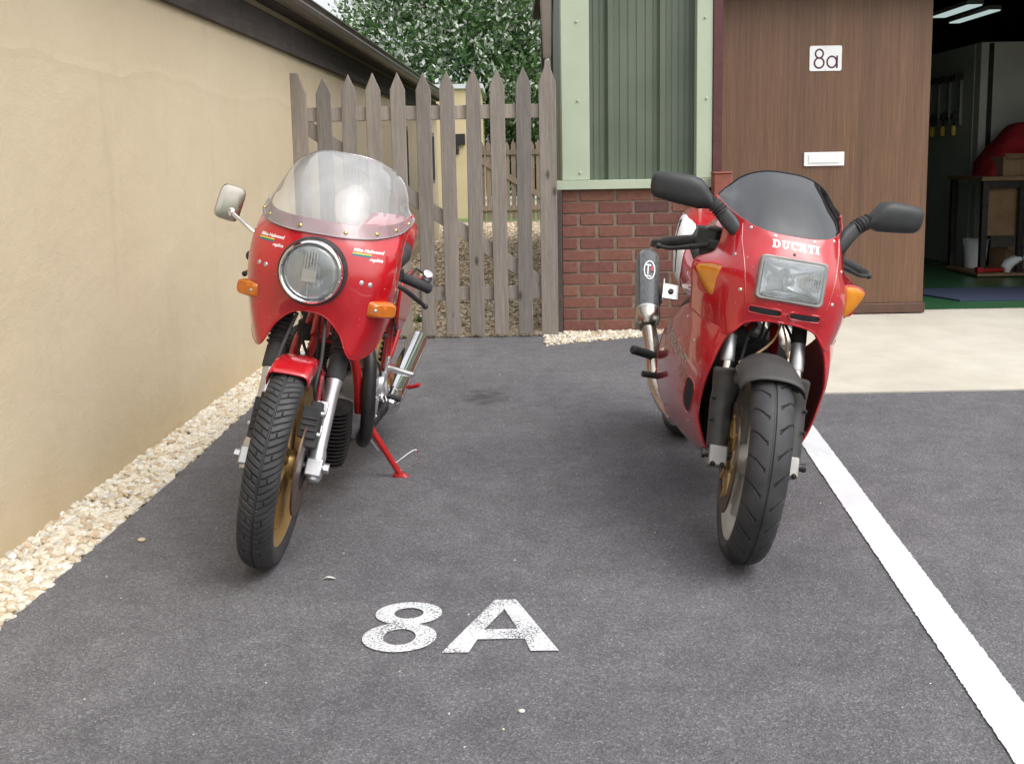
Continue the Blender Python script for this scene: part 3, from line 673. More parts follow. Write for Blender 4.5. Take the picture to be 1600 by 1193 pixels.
# bench
bx0, by0 = 3.905, 8.78
be = empty('workbench', (bx0, by0, ZF), label='workbench with dark metal legs and wooden front panel by the white partition', cat='workbench')
mb = MB(); mb.box2((0, 0, .80), (1.7, .70, .835)); mb.build('bench_top', M['bench_wood'], be, smooth=False, bevel=.003)
for x in (.02, .33, 1.62):
    for y in (.02, .63):
        mb = MB(); mb.box2((x, y, 0), (x + .05, y + .05, .798)); mb.build('leg', M['dark_metal'], be, smooth=False, bevel=.003)
mb = MB(); mb.box2((0.072, .03, .74), (1.618, .06, .795)); mb.build('rail', M['dark_metal'], be, smooth=False)
mb = MB(); mb.box2((.072, .10, .34), (1.618, .12, .735)); mb.build('front_panel', M['bench_wood'], be, smooth=False)
mb = MB(); mb.box2((-.02, -.03, .012), (1.7, .66, .035)); mb.build('lower_shelf', M['bench_wood'], be, smooth=False)
# red cover draped over something on the bench
secs = [((.40, .36, .836), (.29, 0, 0), (0, .22, 0), 4), ((.41, .36, .95), (.275, 0, 0), (0, .21, 0), 4), ((.45, .37, 1.08), (.225, 0, 0), (0, .18, 0), 3), ((.51, .38, 1.20), (.175, 0, 0), (0, .15, 0), 3), ((.54, .38, 1.265), (.14, 0, 0), (0, .12, 0), 3), ((.54, .38, 1.285), (.09, 0, 0), (0, .07, 0), 2.5), ((.54, .38, 1.288), (.03, 0, 0), (0, .02, 0), 2)]
mb = MB(); mb.loft(secs, 40)
rgc = random.Random(4)
mb.xf(lambda p: p + V((.018 * math.sin(p.z * 22 + p.y * 30), .022 * math.sin(p.x * 38 + p.z * 5), 0)))
o = mb.build('red_cover', M['red_cloth'], None, ang=70); o.location = (bx0, by0, ZF); tag(o, 'red cloth cover draped in a heap on the workbench', 'cloth')
def carton(x, y, w_, d_, h_, z, lab, ang=0):
    mb = MB(); t = .006
    mb.box2((-w_ / 2, -d_ / 2, 0), (w_ / 2, -d_ / 2 + t, h_)); mb.box2((-w_ / 2, d_ / 2 - t, 0), (w_ / 2, d_ / 2, h_)); mb.box2((-w_ / 2, -d_ / 2 + t, 0), (-w_ / 2 + t, d_ / 2 - t, h_)); mb.box2((w_ / 2 - t, -d_ / 2 + t, 0), (w_ / 2, d_ / 2 - t, h_)); mb.box2((-w_ / 2 + t, -d_ / 2 + t, 0), (w_ / 2 - t, d_ / 2 - t, .006))
    rot = Matrix.Rotation(.9, 3, 'X'); mb.box((0, -d_ / 2 - .02, h_ + .005), (w_ * .96, .05, .004), rot); mb.box((0, -d_ / 2 - .0015, h_ * .5), (.05, .002, h_ * .98))
    o = mb.build('cardboard_box', M['cardboard'], None, smooth=False); o.location = (x, y, z); o.rotation_euler.z = ang; return tag(o, lab, 'box')
carton(bx0 + .36, by0 + .16, .36, .20, .16, ZF + .836, 'open brown cardboard box on the front of the workbench beside the red cover', .08)
carton(bx0 + .46, by0 + .42, .26, .22, .17, ZF + .036, 'brown cardboard box under the workbench', .2)
# bucket, spray bottle and red tool on the low shelf
mb = MB(); mb.lathe([(.0001, 0), (.085, 0), (.105, .24), (.112, .245), (.112, .255), (.10, .25), (.08, .01), (.0001, .01)], (0, 0, 0), (0, 0, 1), 28)
pts = [(.11 * math.cos(a), 0, .24 - .10 * math.sin(a)) for a in [PI * i / 14 for i in range(15)]]; mb.tube(pts, .003, 6)
o = mb.build('bucket', M['white_plastic'], None); o.location = (bx0 + .17, by0 + .46, ZF + .036); tag(o, 'white plastic bucket under the workbench beside its leg', 'bucket')
mb = MB(); mb.loft([((-.06, 0, 0), (.02, 0, 0), (0, .035, 0), 2.5), ((-.055, 0, .05), (.05, 0, 0), (0, .05, 0), 2.4), ((0, 0, .10), (.075, 0, 0), (0, .055, 0), 2.4), ((.03, 0, .13), (.05, 0, 0), (0, .04, 0), 2.2), ((.05, 0, .14), (.015, 0, 0), (0, .012, 0), 2)], 18)
o = mb.build('white_rag', M['white_plastic'], None); o.location = (bx0 + .32, by0 + .06, ZF + .036); tag(o, 'crumpled white rag on the low shelf of the workbench', 'rag')
mb = MB(); mb.tube([(-.10, 0, .02), (.10, .01, .02)], .014, 10); mb.box((-.11, 0, .025), (.05, .06, .045))
o = mb.build('red_tool', M['red_flat'], None, bevel=.003); o.location = (bx0 + .13, by0 + .03, ZF + .036); tag(o, 'small red tool lying on the low shelf under the workbench', 'tool')
# bar clamps on the partition
def clamp(y, z0, ln):
    r_ = empty('bar_clamp', (4.150, y, z0), label='long steel bar clamp with yellow handle hanging on the white partition wall', cat='clamp', group='bar clamps hanging in a row on the partition')
    mb = MB(); mb.box2((-.012, -.012, 0), (.012, .012, ln)); mb.build('bar', M['alloy'], r_, smooth=False, bevel=.002)
    mb = MB(); mb.box2((-.07, -.02, ln - .06), (.012, .02, ln - .005)); mb.build('jaw', M['dark_metal'], r_, smooth=False, bevel=.004)
    mb = MB(); mb.box2((-.075, -.02, .05), (-.014, .02, .10)); mb.tube([(-.055, 0, -.07), (-.055, 0, .12)], .008, 8); mb.build('sliding_jaw', M['dark_metal'], r_, bevel=.003)
    mb = MB(); mb.lathe([(.001, 0), (.02, .004), (.024, .05), (.018, .09), (.001, .094)], (-.055, 0, -.10), (0, 0, 1), 14); mb.build('handle', M['yellow_print'], r_)
    mb = MB(); mb.tube([(-.03, 0, ln - .02), (.0135, 0, ln + .01)], .005, 6); mb.build('hook', M['dark_metal'], r_)
    return r_
cl = [clamp(y, 1.36, .46) for y in (9.85, 10.1, 10.35, 10.6, 10.85)] + [clamp(11.6, 1.36, .50)]
for x, y, w_, l_ in ((4.45, 10.5, .16, .9), (4.84, 10.9, .13, 1.0)):
    mb = MB(); mb.box2((x, y, 2.52), (x + w_, y + l_, 2.56)); f = mb.build('ceiling_light', M['inner_white'], None, smooth=False)
    tag(f, 'long pale lit strip light under the dark workshop roof', 'ceiling light', 'strip lights under the workshop roof')
    mb = MB(); mb.box2((x + .01, y + .01, 2.508), (x + w_ - .01, y + l_ - .01, 2.5195)); mb.build('diffuser', M['skylight'], f, smooth=False)
    for q in (.1, l_ - .1): MB().tube([(x + w_ / 2, y + q, 2.561), (x + w_ / 2, y + q, 2.98)], .004, 6).build('hanger', M['dark_metal'], f)
# post beside the door
mb = MB(); mb.box2((-.055, -.055, -.05), (.055, .055, .955)); mb.box2((-.06, -.06, .955), (.06, .06, .967))
o = mb.build('bollard', M['red_brown'], None, smooth=False, bevel=.006); o.location = (1.315, 6.60, .045); tag(o, 'square red-brown bollard at the left edge of the brown door', 'bollard')
# downpipe on the workshop corner
dp = empty('drainpipe', (.25, 6.80, 0), label='grey-brown drain hopper and silver pipe at the workshop corner above the gate', cat='drainpipe')
mb = MB(); mb.loft([((0, 0, 1.735), (.024, 0, 0), (0, .02, 0), 6), ((0, 0, 1.76), (.026, 0, 0), (0, .03, 0), 6), ((-.004, 0, 2.08), (.036, 0, 0), (0, .045, 0), 6), ((-.006, 0, 2.9), (.046, 0, 0), (0, .055, 0), 6)], 24); mb.build('hopper', M['hopper_grey'], dp, ang=50)
mb = MB(); mb.tube([(.004, 0, .0), (.004, 0, 1.74)], .020, 16); mb.build('pipe', M['alloy'], dp)

# ------------------------------------------------------------------ picket gate
gt = empty('picket_gate', (-.52, 6.60, 0), label='tall weathered grey-brown picket gate between cream wall and brick workshop', cat='gate')
tops = [1.655, 1.632, 1.643, 1.650, 1.650, 1.648, 1.655, 1.662, 1.660, 1.672, 1.700]
rg = random.Random(21)
for i in range(11):
    x = -1.286 + .1525 * i + .52; w2 = .046 if i < 10 else .053; zt = tops[i]; dx = rg.uniform(-.006, .006)
    if i == 0: poly = [(x - w2, .022), (x + w2 + .004, .022), (x + w2 + .004, zt - .125), (x + .004, zt), (x - w2, zt)]
    elif i == 10: poly = [(x - w2, .004), (x + w2, .004), (x + w2, zt - .13), (x + .018, zt - .03), (x + .018, zt + .005), (x - .014, zt + .005), (x - .016, zt - .03), (x - w2, zt - .13)]
    else: poly = [(x - w2, .018 + rg.uniform(-.004, .006)), (x + w2, .018), (x + w2 + dx, zt - .105), (x + dx, zt), (x - w2 + dx, zt - .105)]
    mb = MB(); mb.prism(poly, (0, rg.uniform(-.002, .002), 0), (1, 0, 0), (0, 0, 1), .021); mb.build('picket', M['gate_wood'], gt, smooth=False, bevel=.0035)
mb = MB(); mb.box2((-.80, .004, 1.362), (.80, .05, 1.447)); mb.build('rail', M['gate_wood_lit'], gt, smooth=False, bevel=.003)
mb = MB(); mb.box2((-.80, .004, .238), (.80, .05, .323)); mb.build('rail', M['gate_wood_lit'], gt, smooth=False, bevel=.003)
a, b = V((-.74, .0275, 1.34)), V((.70, .0275, .34)); d = (b - a); ang = math.atan2(d.z, d.x)
mb = MB(); mb.box((a + b) / 2, (d.length, .043, .085), Matrix.Rotation(-ang, 3, 'Y')); mb.build('brace', M['gate_wood_lit'], gt, smooth=False, bevel=.003)
mb = MB(); mb.box2((-.03, -.04, -.1), (.024, .04, .91)); o = mb.build('gate_post', M['fascia'], None, smooth=False, bevel=.003); o.location = (.300, 6.70, 0); tag(o, 'dark narrow timber gate post against the left end of the brick wall', 'post')
mb = MB(); mb.box2((-.02, -.035, -.1), (.02, .035, 1.62)); o = mb.build('gate_post', M['fascia'], None, smooth=False, bevel=.003); o.location = (-1.305, 6.69, 0); tag(o, 'dark timber gate post against the cream rendered wall', 'post')

# ------------------------------------------------------------------ beyond the gate
fb = empty('far_building', (-1.6, 21.5, 0), label='small flat-roofed cream building with pale coping beyond the picket gate', cat='building')
mb = MB(); mb.box2((-1.4, 0, -.1), (1.04, 4, 2.55)); mb.build('wall', M['far_cream'], fb, smooth=False)
mb = MB(); mb.box2((-1.45, -.06, 2.55), (1.10, 4.05, 2.64)); mb.build('coping', M['pale_coping'], fb, smooth=False)
mb = MB(); mb.box2((.50, -.08, 1.45), (.72, .0, 1.66)); mb.tube([(.56, -.05, 1.45), (.56, -.05, 1.25)], .03, 8); mb.build('gutter_outlet', M['dark_metal'], fb, smooth=False)
ff = empty('far_picket_fence', (.2, 19.7, 0), label='lower brown picket fence with diagonal brace seen through the gate gaps', cat='fence')
for i in range(12):
    x = -.70 + .115 * i; mb = MB(); zt = 1.50 if i % 2 else 1.47
    mb.prism([(x - .042, .02), (x + .042, .02), (x + .042, zt - .10), (x, zt), (x - .042, zt - .10)], (0, 0, 0), (1, 0, 0), (0, 0, 1), .02); mb.build('picket', M['far_wood'], ff, smooth=False)
for z in (1.22, .20):
    mb = MB(); mb.box2((-.74, -.046, z), (.66, -.001, z + .09)); mb.build('rail', M['far_wood'], ff, smooth=False)
a, b = V((-.72, -.0235, 1.12)), V((.6, -.0235, .32)); d = b - a
mb = MB(); mb.box((a + b) / 2, (d.length, .04, .10), Matrix.Rotation(-math.atan2(d.z, d.x), 3, 'Y')); mb.build('brace', M['far_wood'], ff, smooth=False)
mb = MB(); mb.box2((-.86, -.06, -.1), (-.76, .06, 1.86)); mb.build('post', M['far_wood'], ff, smooth=False)
mb = MB(); mb.box2((-.5, 0, 0), (1.6, .25, .22)); mb.box2((-.55, -.03, .22), (1.65, .28, .27)); o = mb.build('low_wall', M['pale_coping'], None, smooth=False); o.location = (-.2, 23.6, .05); tag(o, 'low white wall on the grass behind the far picket fence', 'wall')
# small weed in the yard gravel
mb = MB(); rg = random.Random(2)
for i in range(34):
    a = rg.uniform(0, 6.3); l = rg.uniform(.03, .07); h = rg.uniform(.02, .06); p = V((rg.gauss(0, .014), rg.gauss(0, .014), 0)); q = p + V((math.cos(a) * l, math.sin(a) * l, h)); s_ = V((-math.sin(a), math.cos(a), 0)) * .010
    mb.add([p, (p + q) / 2 + s_ + V((0, 0, .01)), q, (p + q) / 2 - s_ + V((0, 0, .01))], [(0, 1, 2, 3)])
o = mb.build('weed', M['leaf_green'], None); o.location = (-.63, 7.25, 0); tag(o, 'tuft of green weed growing in the gravel behind the gate', 'weed')
# trees
def crown(cx, blobs, n, ls, mats, wts, seed, up=.5):
    rg = random.Random(seed); mb = MB()
    tot = sum(b[3] * b[4] * b[5] for b in blobs)
    # clump centres near blob surfaces, then leaf sprays round each
    for bx, by, bz, rx, ry, rz in blobs:
        k = max(6, int(n * rx * ry * rz / tot))
        for _ in range(k):
            d = V((rg.gauss(0, 1), rg.gauss(0, 1), rg.gauss(0, 1))).normalized(); rad = rg.uniform(.45, 1.03) ** .6
            c = V((bx + d.x * rx * rad, by + d.y * ry * rad, bz + d.z * rz * rad)) - V(cx)
            pal = rg.random()
            for _ in range(rg.randint(7, 12)):
                p = c + V((rg.gauss(0, ls * 1.2), rg.gauss(0, ls * 1.2), rg.gauss(0, ls * .9)))
                dr = (d * .6 + V((rg.gauss(0, .6), rg.gauss(0, .6), rg.gauss(up, .6)))).normalized()
                sd_ = dr.cross(V((rg.gauss(0, 1), rg.gauss(0, 1), rg.gauss(0, 1)))).normalized(); l = ls * rg.uniform(.7, 1.4); wv = l * .24
                up_ = dr.cross(sd_) * l * .08
                mb.cm = rg.choices(range(len(mats)), wts(pal))[0]
                mb.add([p, p + dr * l * .45 + sd_ * wv + up_, p + dr * l, p + dr * l * .45 - sd_ * wv + up_], [(0, 1, 2, 3)])
    return mb
def tree(loc, h, blobs, n, ls, lab, pale, seed, name='tree', group=None):
    t = empty(name, loc, label=lab, cat='tree', group=group); rg = random.Random(seed + 50)
    mb = MB(); mb.tube(cr([(0, 0, -.2), (.05, 0, h * .3), (-.04, .05, h * .6), (.03, 0, h * .8)], 10), [.20 - .013 * i for i in range(10)], 12)
    for i in range(9):
        a = rg.uniform(0, 6.3); z = h * rg.uniform(.3, .7); L_ = h * rg.uniform(.25, .42)
        e = V((math.cos(a) * L_, math.sin(a) * L_, z + L_ * .55)); mb.tube(cr([(0, 0, z), V((e.x * .45, e.y * .45, z + (e.z - z) * .3)), e], 7), [.075 - .009 * k for k in range(7)], 8)
    mb.build('trunk', M['bark'], t)
    w_ = (lambda p: (7, 2.6, 15 if p < pale else .4))
    crown(loc, blobs, n, ls, None or [M['leaf_green'], M['leaf_dark'], M['leaf_pale']], w_, seed).build('crown', [M['leaf_green'], M['leaf_dark'], M['leaf_pale']], t, smooth=False)
    return t
tree((-.3, 25.5, 0), 5.2, [(-1.6, 25, 4.2, 2.3, 1.8, 1.7), (-.4, 24.6, 3.3, 2.2, 1.7, 1.5), (.4, 25, 4.6, 2.2, 2, 1.8), (-2.7, 25.2, 3.4, 1.5, 1.4, 1.2), (-1.4, 25.5, 5.6, 2.3, 2, 1.5), (.9, 25, 3.0, 1.6, 1.6, 1.4)], 5200, .125, 'whitebeam tree with silvery white leaves behind the picket gate', .46, 5, 'whitebeam_tree')
tree((1.6, 28.5, 0), 3.6, [(-.3, 28, 1.6, 2.0, 1.2, 1.5), (1.3, 28.2, 1.7, 2.0, 1.2, 1.6), (.4, 28.5, 2.9, 1.8, 1.2, 1.2)], 2200, .14, 'dense dark green bushy tree low behind the far picket fence', .04, 9, 'bushy_tree')
# litter on the tarmac
mb = MB(); pts = cr([(-.012, -.004, .004), (-.004, .002, .009), (.008, .003, .008), (.022, .004, .003)], 9)
for i in range(8):
    a, b = pts[i], pts[i + 1]; wa = .006 * math.sin(PI * (i + .3) / 9); wb = .006 * math.sin(PI * (i + 1.3) / 9) if i < 7 else .0005
    mb.add([a + V((0, wa, 0)), b + V((0, wb, 0)), b - V((0, wb, 0)), a - V((0, wa, 0))], [(0, 1, 2, 3)])
o = mb.build('fallen_leaf', M['leaf_pale'], None, solid=.0008); o.location = (-.506, 2.698, 0); tag(o, 'small pale curled leaf on the tarmac in front of the left motorbike', 'leaf')
for (x, y, s, lab) in ((.005, 1.997, .006, 'tiny white pebble on the tarmac in front of the painted 8A'), (-1.115, 3.02, .011, 'stray tan pebble on the tarmac just off the gravel strip')):
    mb = MB(); mb.add([p * s for p in IV2], IF2); mb.xf(lambda p: V((p.x * 1.2, p.y, p.z * .6))); o = mb.build('pebble', M['pebble'][2] if s < .01 else M['pebble'][1], None); o.location = (x, y, s * .5); tag(o, lab, 'pebble')

rg = random.Random(31); sp = []
for _ in range(170):
    y = 1.7 + 4.6 * rg.random() ** 1.4; sp.append((rg.uniform(-1.15, 1.0 + .25 * y), y, .0008))
pebbles('road_grit', sp, [M['pebble'][2], M['pebble'][0], M['pebble'][4]], .0012, .0034, True, 6, (2, 3, 4))

# ================================================================== MOTORBIKES
def steer(p0, rake, ang, dx=0):
    a = V((0, math.sin(rake), math.cos(rake))); Q = Matrix.Rotation(ang, 3, a); p0 = V(p0)
    return lambda p: p0 + Q @ (V(p) - p0) + V((dx, 0, 0))
def tyre_mesh(r, hw, sect, groove, na=900, nc=64):
    """tyre as a lathe round x with real tread grooves; sect(t) t in -1..1 -> (x, dr)."""
    G = []
    for i in range(na):
        a = 2 * PI * i / na; row = []
        for j in range(nc):
            t = -1 + 2 * j / (nc - 1); x, dr = sect(t); g = groove(a * r, t)
            rad = r - dr - g; row.append(V((x, -rad * math.sin(a), rad * math.cos(a))))
        G.append(row)
    G.append(G[0]); return MB().grid(G)
def sect_fn(hw, crown, depth):
    """rounded tread then sidewall; |t|<.62 tread, beyond sidewall."""
    def f(t):
        s = abs(t); sg = 1 if t >= 0 else -1
        if s < .62:
            u = s / .62; return sg * hw * .94 * math.sin(u * PI / 2 * .92) / math.sin(PI / 2 * .92), crown * (1 - math.cos(u * PI / 2 * .92))
        u = (s - .62) / .38; base = crown * (1 - math.cos(PI / 2 * .92))
        return sg * hw * (.94 + .10 * math.sin(u * PI * .62) - .36 * u * u), base + (depth - base) * u
    return f
def disc_mb(x, cy, cz, r0, r1, t, n=64):
    return MB().lathe([(r0, -t / 2), (r1, -t / 2), (r1, t / 2), (r0, t / 2)], (x, cy, cz), (1, 0, 0), n, closed=True)
def screw(par, p, d, r=.005, mat='alloy', name='screw'):
    m = MB(); m.lathe([(.0001, r * .55), (r * .55, r * .5), (r * .9, r * .2), (r, -r * .3), (r, -.004)], p, d, 14); return m.build(name, M[mat], par)
def wires(par, name, pts, r, mat, n=14):
    return MB().tube(cr(pts, n), r, 8).build(name, M[mat], par)

# ------------------------------------------------------------------ A: older half-faired bike on the left
LEAN_A = R(10.5)
A = empty('motorbike', (-.702, 2.845, 0), (0, LEAN_A, R(-2)), 'red half-faired motorbike with round headlight and tall clear screen on its side stand', 'motorbike', 'red motorbikes parked in the bay')
RA = .291
SA = steer((0, .03, RA), R(27), R(2.2))
def fa(s, x=0, off=.02): return V((x, off + .454 * s, RA + .891 * s))
# front wheel
fwA = MB().box((0, 0, RA), (.01, .01, .01)); fwA = empty('front_wheel', (0, 0, 0)); fwA.parent = A
def gA(s, t):
    at = abs(t); P = 2 * PI * RA / 92; q = (s + (at * .062 if t > 0 else at * .062 + .22 * P)) / P; fr = q - math.floor(q)
    d = 0
    if at < .60 and at > .05 and fr < .21: d = .0042
    if at < .022: d = .004
    if int(math.floor(q)) % 3 == 0 and .17 < at < .205 and at < .6: d = .0042
    return d
mb = tyre_mesh(RA, .049, sect_fn(.049, .027, .066), gA, 1240, 80)
mb.xf(lambda p: SA(p + V((0, 0, RA)))); mb.build('tyre', M['tyre_rubber'], fwA, ang=28)
rimp = [(RA - .064, -.036), (RA - .070, -.034), (RA - .080, -.026), (RA - .092, -.014), (RA - .094, 0), (RA - .092, .014), (RA - .080, .026), (RA - .070, .034), (RA - .064, .036), (RA - .060, .030), (RA - .060, -.030)]
mb = MB().lathe(rimp, (0, 0, RA), (1, 0, 0), 72, closed=True)
for k in range(5):
    a0 = 2 * PI * k / 5 + .35
    for da in (-.10, .10):
        p0 = V((0, math.sin(a0 + da * 2.3) * .040, RA + math.cos(a0 + da * 2.3) * .040)); p1 = V((0, math.sin(a0 + da) * (RA - .085), RA + math.cos(a0 + da) * (RA - .085)))
        dr = (p1 - p0).normalized(); sd_ = dr.cross(V((1, 0, 0)))
        mb.loft([(p0, V((.026, 0, 0)), sd_ * .013, 4), ((p0 + p1) / 2, V((.018, 0, 0)), sd_ * .011, 4), (p1, V((.020, 0, 0)), sd_ * .012, 4)], 16)
mb.lathe([(.0001, -.05), (.035, -.05), (.042, -.035), (.042, .035), (.035, .05), (.0001, .05)], (0, 0, RA), (1, 0, 0), 32)
mb.xf(SA).build('rim', M['gold'], fwA)
for x in (-.062, .062):
    mb = disc_mb(x, 0, RA, .066, .138, .006); mb.xf(SA).build('brake_disc', M['iron_disc'], fwA)
    mb = MB()
    mb.lathe([(.030, -.007), (.074, -.004), (.074, .004), (.030, .007)], (x * .92, 0, RA), (1, 0, 0), 40, closed=True); mb.xf(SA).build('disc_carrier', M['dark_metal'], fwA)
mb = MB().tube([(-.128, 0 + .012, RA), (.128, .012, RA)], .009, 16)
mb.tube([(.118, .012, RA), (.132, .012, RA)], .015, 6); mb.tube([(-.118, .012, RA), (-.132, .012, RA)], .013, 6); mb.xf(SA).build('axle', M['alloy'], fwA)
# fork legs
for sx in (-1, 1):
    X = .092 * sx
    fl = empty('fork_leg'); fl.parent = A
    mb = MB().tube([fa(-.045, X), fa(-.02, X), fa(.03, X), fa(.05, X), fa(.21, X), fa(.240, X), fa(.255, X)], [.020, .025, .025, .0205, .0205, .0235, .0235], 24)
    mb.box(fa(.165, X * .84, .005), (.036, .034, .042), Matrix.Rotation(R(-27), 3, 'X')); mb.box(fa(.10, X * .88, .004), (.024, .028, .034), Matrix.Rotation(R(-27), 3, 'X'))
    mb.box(fa(-.005, X, .012), (.046, .052, .05), Matrix.Rotation(R(-27), 3, 'X'))
    mb.xf(SA).build('slider', M['alloy'], fl, ang=45, bevel=.004)
    mb = MB().tube([fa(.253, X), fa(.26, X), fa(.315, X), fa(.33, X)], [.026, .028, .027, .024], 24); mb.xf(SA).build('dust_cover', M['rubber'], fl)
    pts = []; rs = []
    for i in range(57):
        s = .327 + i * .0040; pts.append(fa(s, X)); rs.append(.0285 + .0045 * math.sin(i * PI / 1.8))
    mb = MB().tube(pts, rs, 24); mb.xf(SA).build('gaiter', M['rubber'], fl, ang=60)
    mb = MB().tube([fa(.54, X), fa(.66, X)], .019, 20); mb.xf(SA).build('stanchion', M['chrome'], fl)
    # caliper
    cl_ = empty('brake_caliper'); cl_.parent = A
    mb = MB(); rt = Matrix.Rotation(R(-20), 3, 'X'); c = V((.066 * sx, -.012, RA + .128))
    mb.box(c, (.050, .070, .088), rt); mb.box(c + rt @ V((.0, .045, .0)), (.036, .04, .07), rt); mb.box(c + rt @ V((.012 * sx, -.004, -.052)), (.03, .05, .03), rt); mb.box(c + rt @ V((.004 * sx, .03, .052)), (.03, .05, .022), rt)
    for q in (-.022, -.006, .010): mb.box(c + rt @ V((0, -.0365, q)), (.04, .005, .006), rt)
    mb.xf(SA).build('body', M['rubber'], cl_, smooth=False, bevel=.005)
    for q in (-.03, .028):
        mb = MB().lathe([(.0001, .007), (.006, .007), (.007, .004), (.007, -.004)], c + rt @ V((.026 * sx, -.02, q)), (sx, 0, 0), 12); mb.xf(SA).build('bolt', M['alloy'], cl_)
    wires(A, 'brake_hose', [SA(V((.062 * sx, .02, RA + .19))), SA(V((.060 * sx, .0, RA + .23))), SA(V((.058 * sx, .05, RA + .30))), SA(V((.040 * sx, .12, RA + .40)))], .0048, 'rubber')
# mudguard: arched blade with flanged lip and stays
def guard(r, w_, a0, a1, drop, prof, na=30, nc=15):
    G = []
    for i in range(na):
        a = a0 + (a1 - a0) * i / (na - 1); row = []
        for j in range(nc):
            t = -1 + 2 * j / (nc - 1); x, dr = prof(t); row.append(V((x * w_, -(r - dr * drop) * math.sin(a), RA + (r - dr * drop) * math.cos(a))))
        G.append(row)
    return MB().grid(G)
pfl = lambda t: (math.copysign(min(1, abs(t) * 1.28) ** .92, t), max(0, (abs(t) - .62) / .38) ** 1.6 + .12 * t * t)
mb = guard(RA + .008, .055, R(22), R(-64), .040, pfl); mg = mb.xf(SA).build('mudguard', M['red'], A, solid=.0035)
for sx in (-1, 1):
    mb = MB(); a = R(2); mb.prism([(-.022, -.13), (.026, -.13), (.03, .0), (-.03, .0)], (.0665 * sx, .045, RA + .255), (0, 1, 0), (0, 0, 1), .004); mb.xf(SA).build('stay', M['red'], mg)
# fairing ------------------------------------------------------------
row0 = [(0, .118, .962), (.075, .130, .962), (.14, .180, .966), (.185, .265, .975), (.203, .34, .987), (.212, .40, 1.00)]
row1 = [(0, .100, .925), (.080, .112, .925), (.15, .160, .930), (.196, .245, .943), (.212, .315, .960), (.218, .385, .980)]
row2 = [(0, .082, .875), (.085, .094, .875), (.160, .135, .878), (.206, .195, .885), (.208, .235, .895), (.213, .285, .915)]
row3 = [(0, .070, .810), (.085, .082, .808), (.165, .118, .805), (.202, .166, .800), (.213, .202, .800), (.216, .236, .800)]
row4 = [(0, .078, .748), (.075, .086, .742), (.135, .108, .730), (.190, .160, .720), (.222, .235, .722), (.230, .315, .725)]
row5 = [(0, .094, .706), (.050, .096, .699), (.092, .102, .660), (.128, .112, .608), (.196, .262, .640), (.216, .325, .690)]
row4 = [(0, .078, .748), (.070, .084, .742), (.128, .102, .720), (.172, .136, .700), (.198, .194, .706), (.209, .246, .730)]
row5 = [(0, .094, .706), (.048, .096, .697), (.088, .102, .665), (.122, .110, .614), (.160, .130, .574), (.222, .330, .690)]
# columns: the last control of row5 is the rear lower corner; the lobe tip sits between
row5 = [(0, .094, .706), (.048, .096, .697), (.092, .102, .655), (.130, .112, .588), (.177, .202, .602), (.205, .266, .690)]
rows = [mirror_row(r) for r in (row0, row1, row2, row3, row4, row5)]
G = surf(rows, 97, 61)
fA = MB().grid(G); treeA = bvh(fA); cutA = MB(); cutA.v = list(fA.v)
for f in fA.f:
    c = sum((fA.v[i] for i in f), V()) / len(f)
    if not (c.y < .2 and math.hypot(c.x, c.z - .822) < .086): cutA.f.append(f); cutA.m.append(0)
fair = cutA.build('fairing', M['red'], A, ang=80, solid=.004)
mb = MB().tube([p for p in G[-1]], .0032, 8); mb.tube([g[0] for g in G], .003, 8); mb.tube([g[-1] for g in G], .003, 8); mb.build('edge_roll', M['red'], fair)
# windscreen ---------------------------------------------------------
s0 = [(0, .096, .926), (.078, .106, .926), (.150, .154, .932), (.199, .240, .946), (.216, .312, .963), (.223, .385, .984)]
s0 = [(x, y - .004, z) for x, y, z in s0]
s1 = [(0, .120, .985), (.076, .132, .987), (.142, .178, .992), (.180, .255, 1.004), (.190, .325, 1.012), (.198, .395, 1.012)]
s2 = [(0, .168, 1.052), (.070, .178, 1.053), (.124, .218, 1.056), (.158, .282, 1.060), (.175, .345, 1.057), (.188, .402, 1.050)]
s3 = [(0, .240, 1.112), (.058, .247, 1.111), (.102, .275, 1.108), (.137, .322, 1.103), (.157, .368, 1.095), (.172, .408, 1.085)]
s4 = [(0, .325, 1.150), (.045, .330, 1.149), (.085, .345, 1.143), (.116, .370, 1.131), (.135, .392, 1.120), (.151, .412, 1.106)]
rows = [mirror_row(r) for r in (s0, s1, s2, s3, s4)]
Gs = surf(rows, 81, 41)
sA = MB().grid(Gs); treeSA = bvh(sA); scrA = sA.build('windscreen', M['screen_clear'], A, ang=80)
mb = MB().tube(list(Gs[-1]) , .0026, 8); mb.tube([g[0] for g in Gs], .0024, 8); mb.tube([g[-1] for g in Gs], .0024, 8); mb.tube(list(Gs[0]), .0020, 8); mb.build('screen_edge', M['lens_clear'], scrA)
for x, z in ((-.209, .958), (-.168, .950), (-.060, .940), (.070, .940), (.150, .945), (.192, .958), (.214, .975)):
    h = treeSA.ray_cast(V((x, -.5, z)), V((0, 1, 0)))
    if h[0]: screw(scrA, h[0] - V((0, .001, 0)), h[1] if h[1].y < 0 else -h[1], .0062, 'brass')
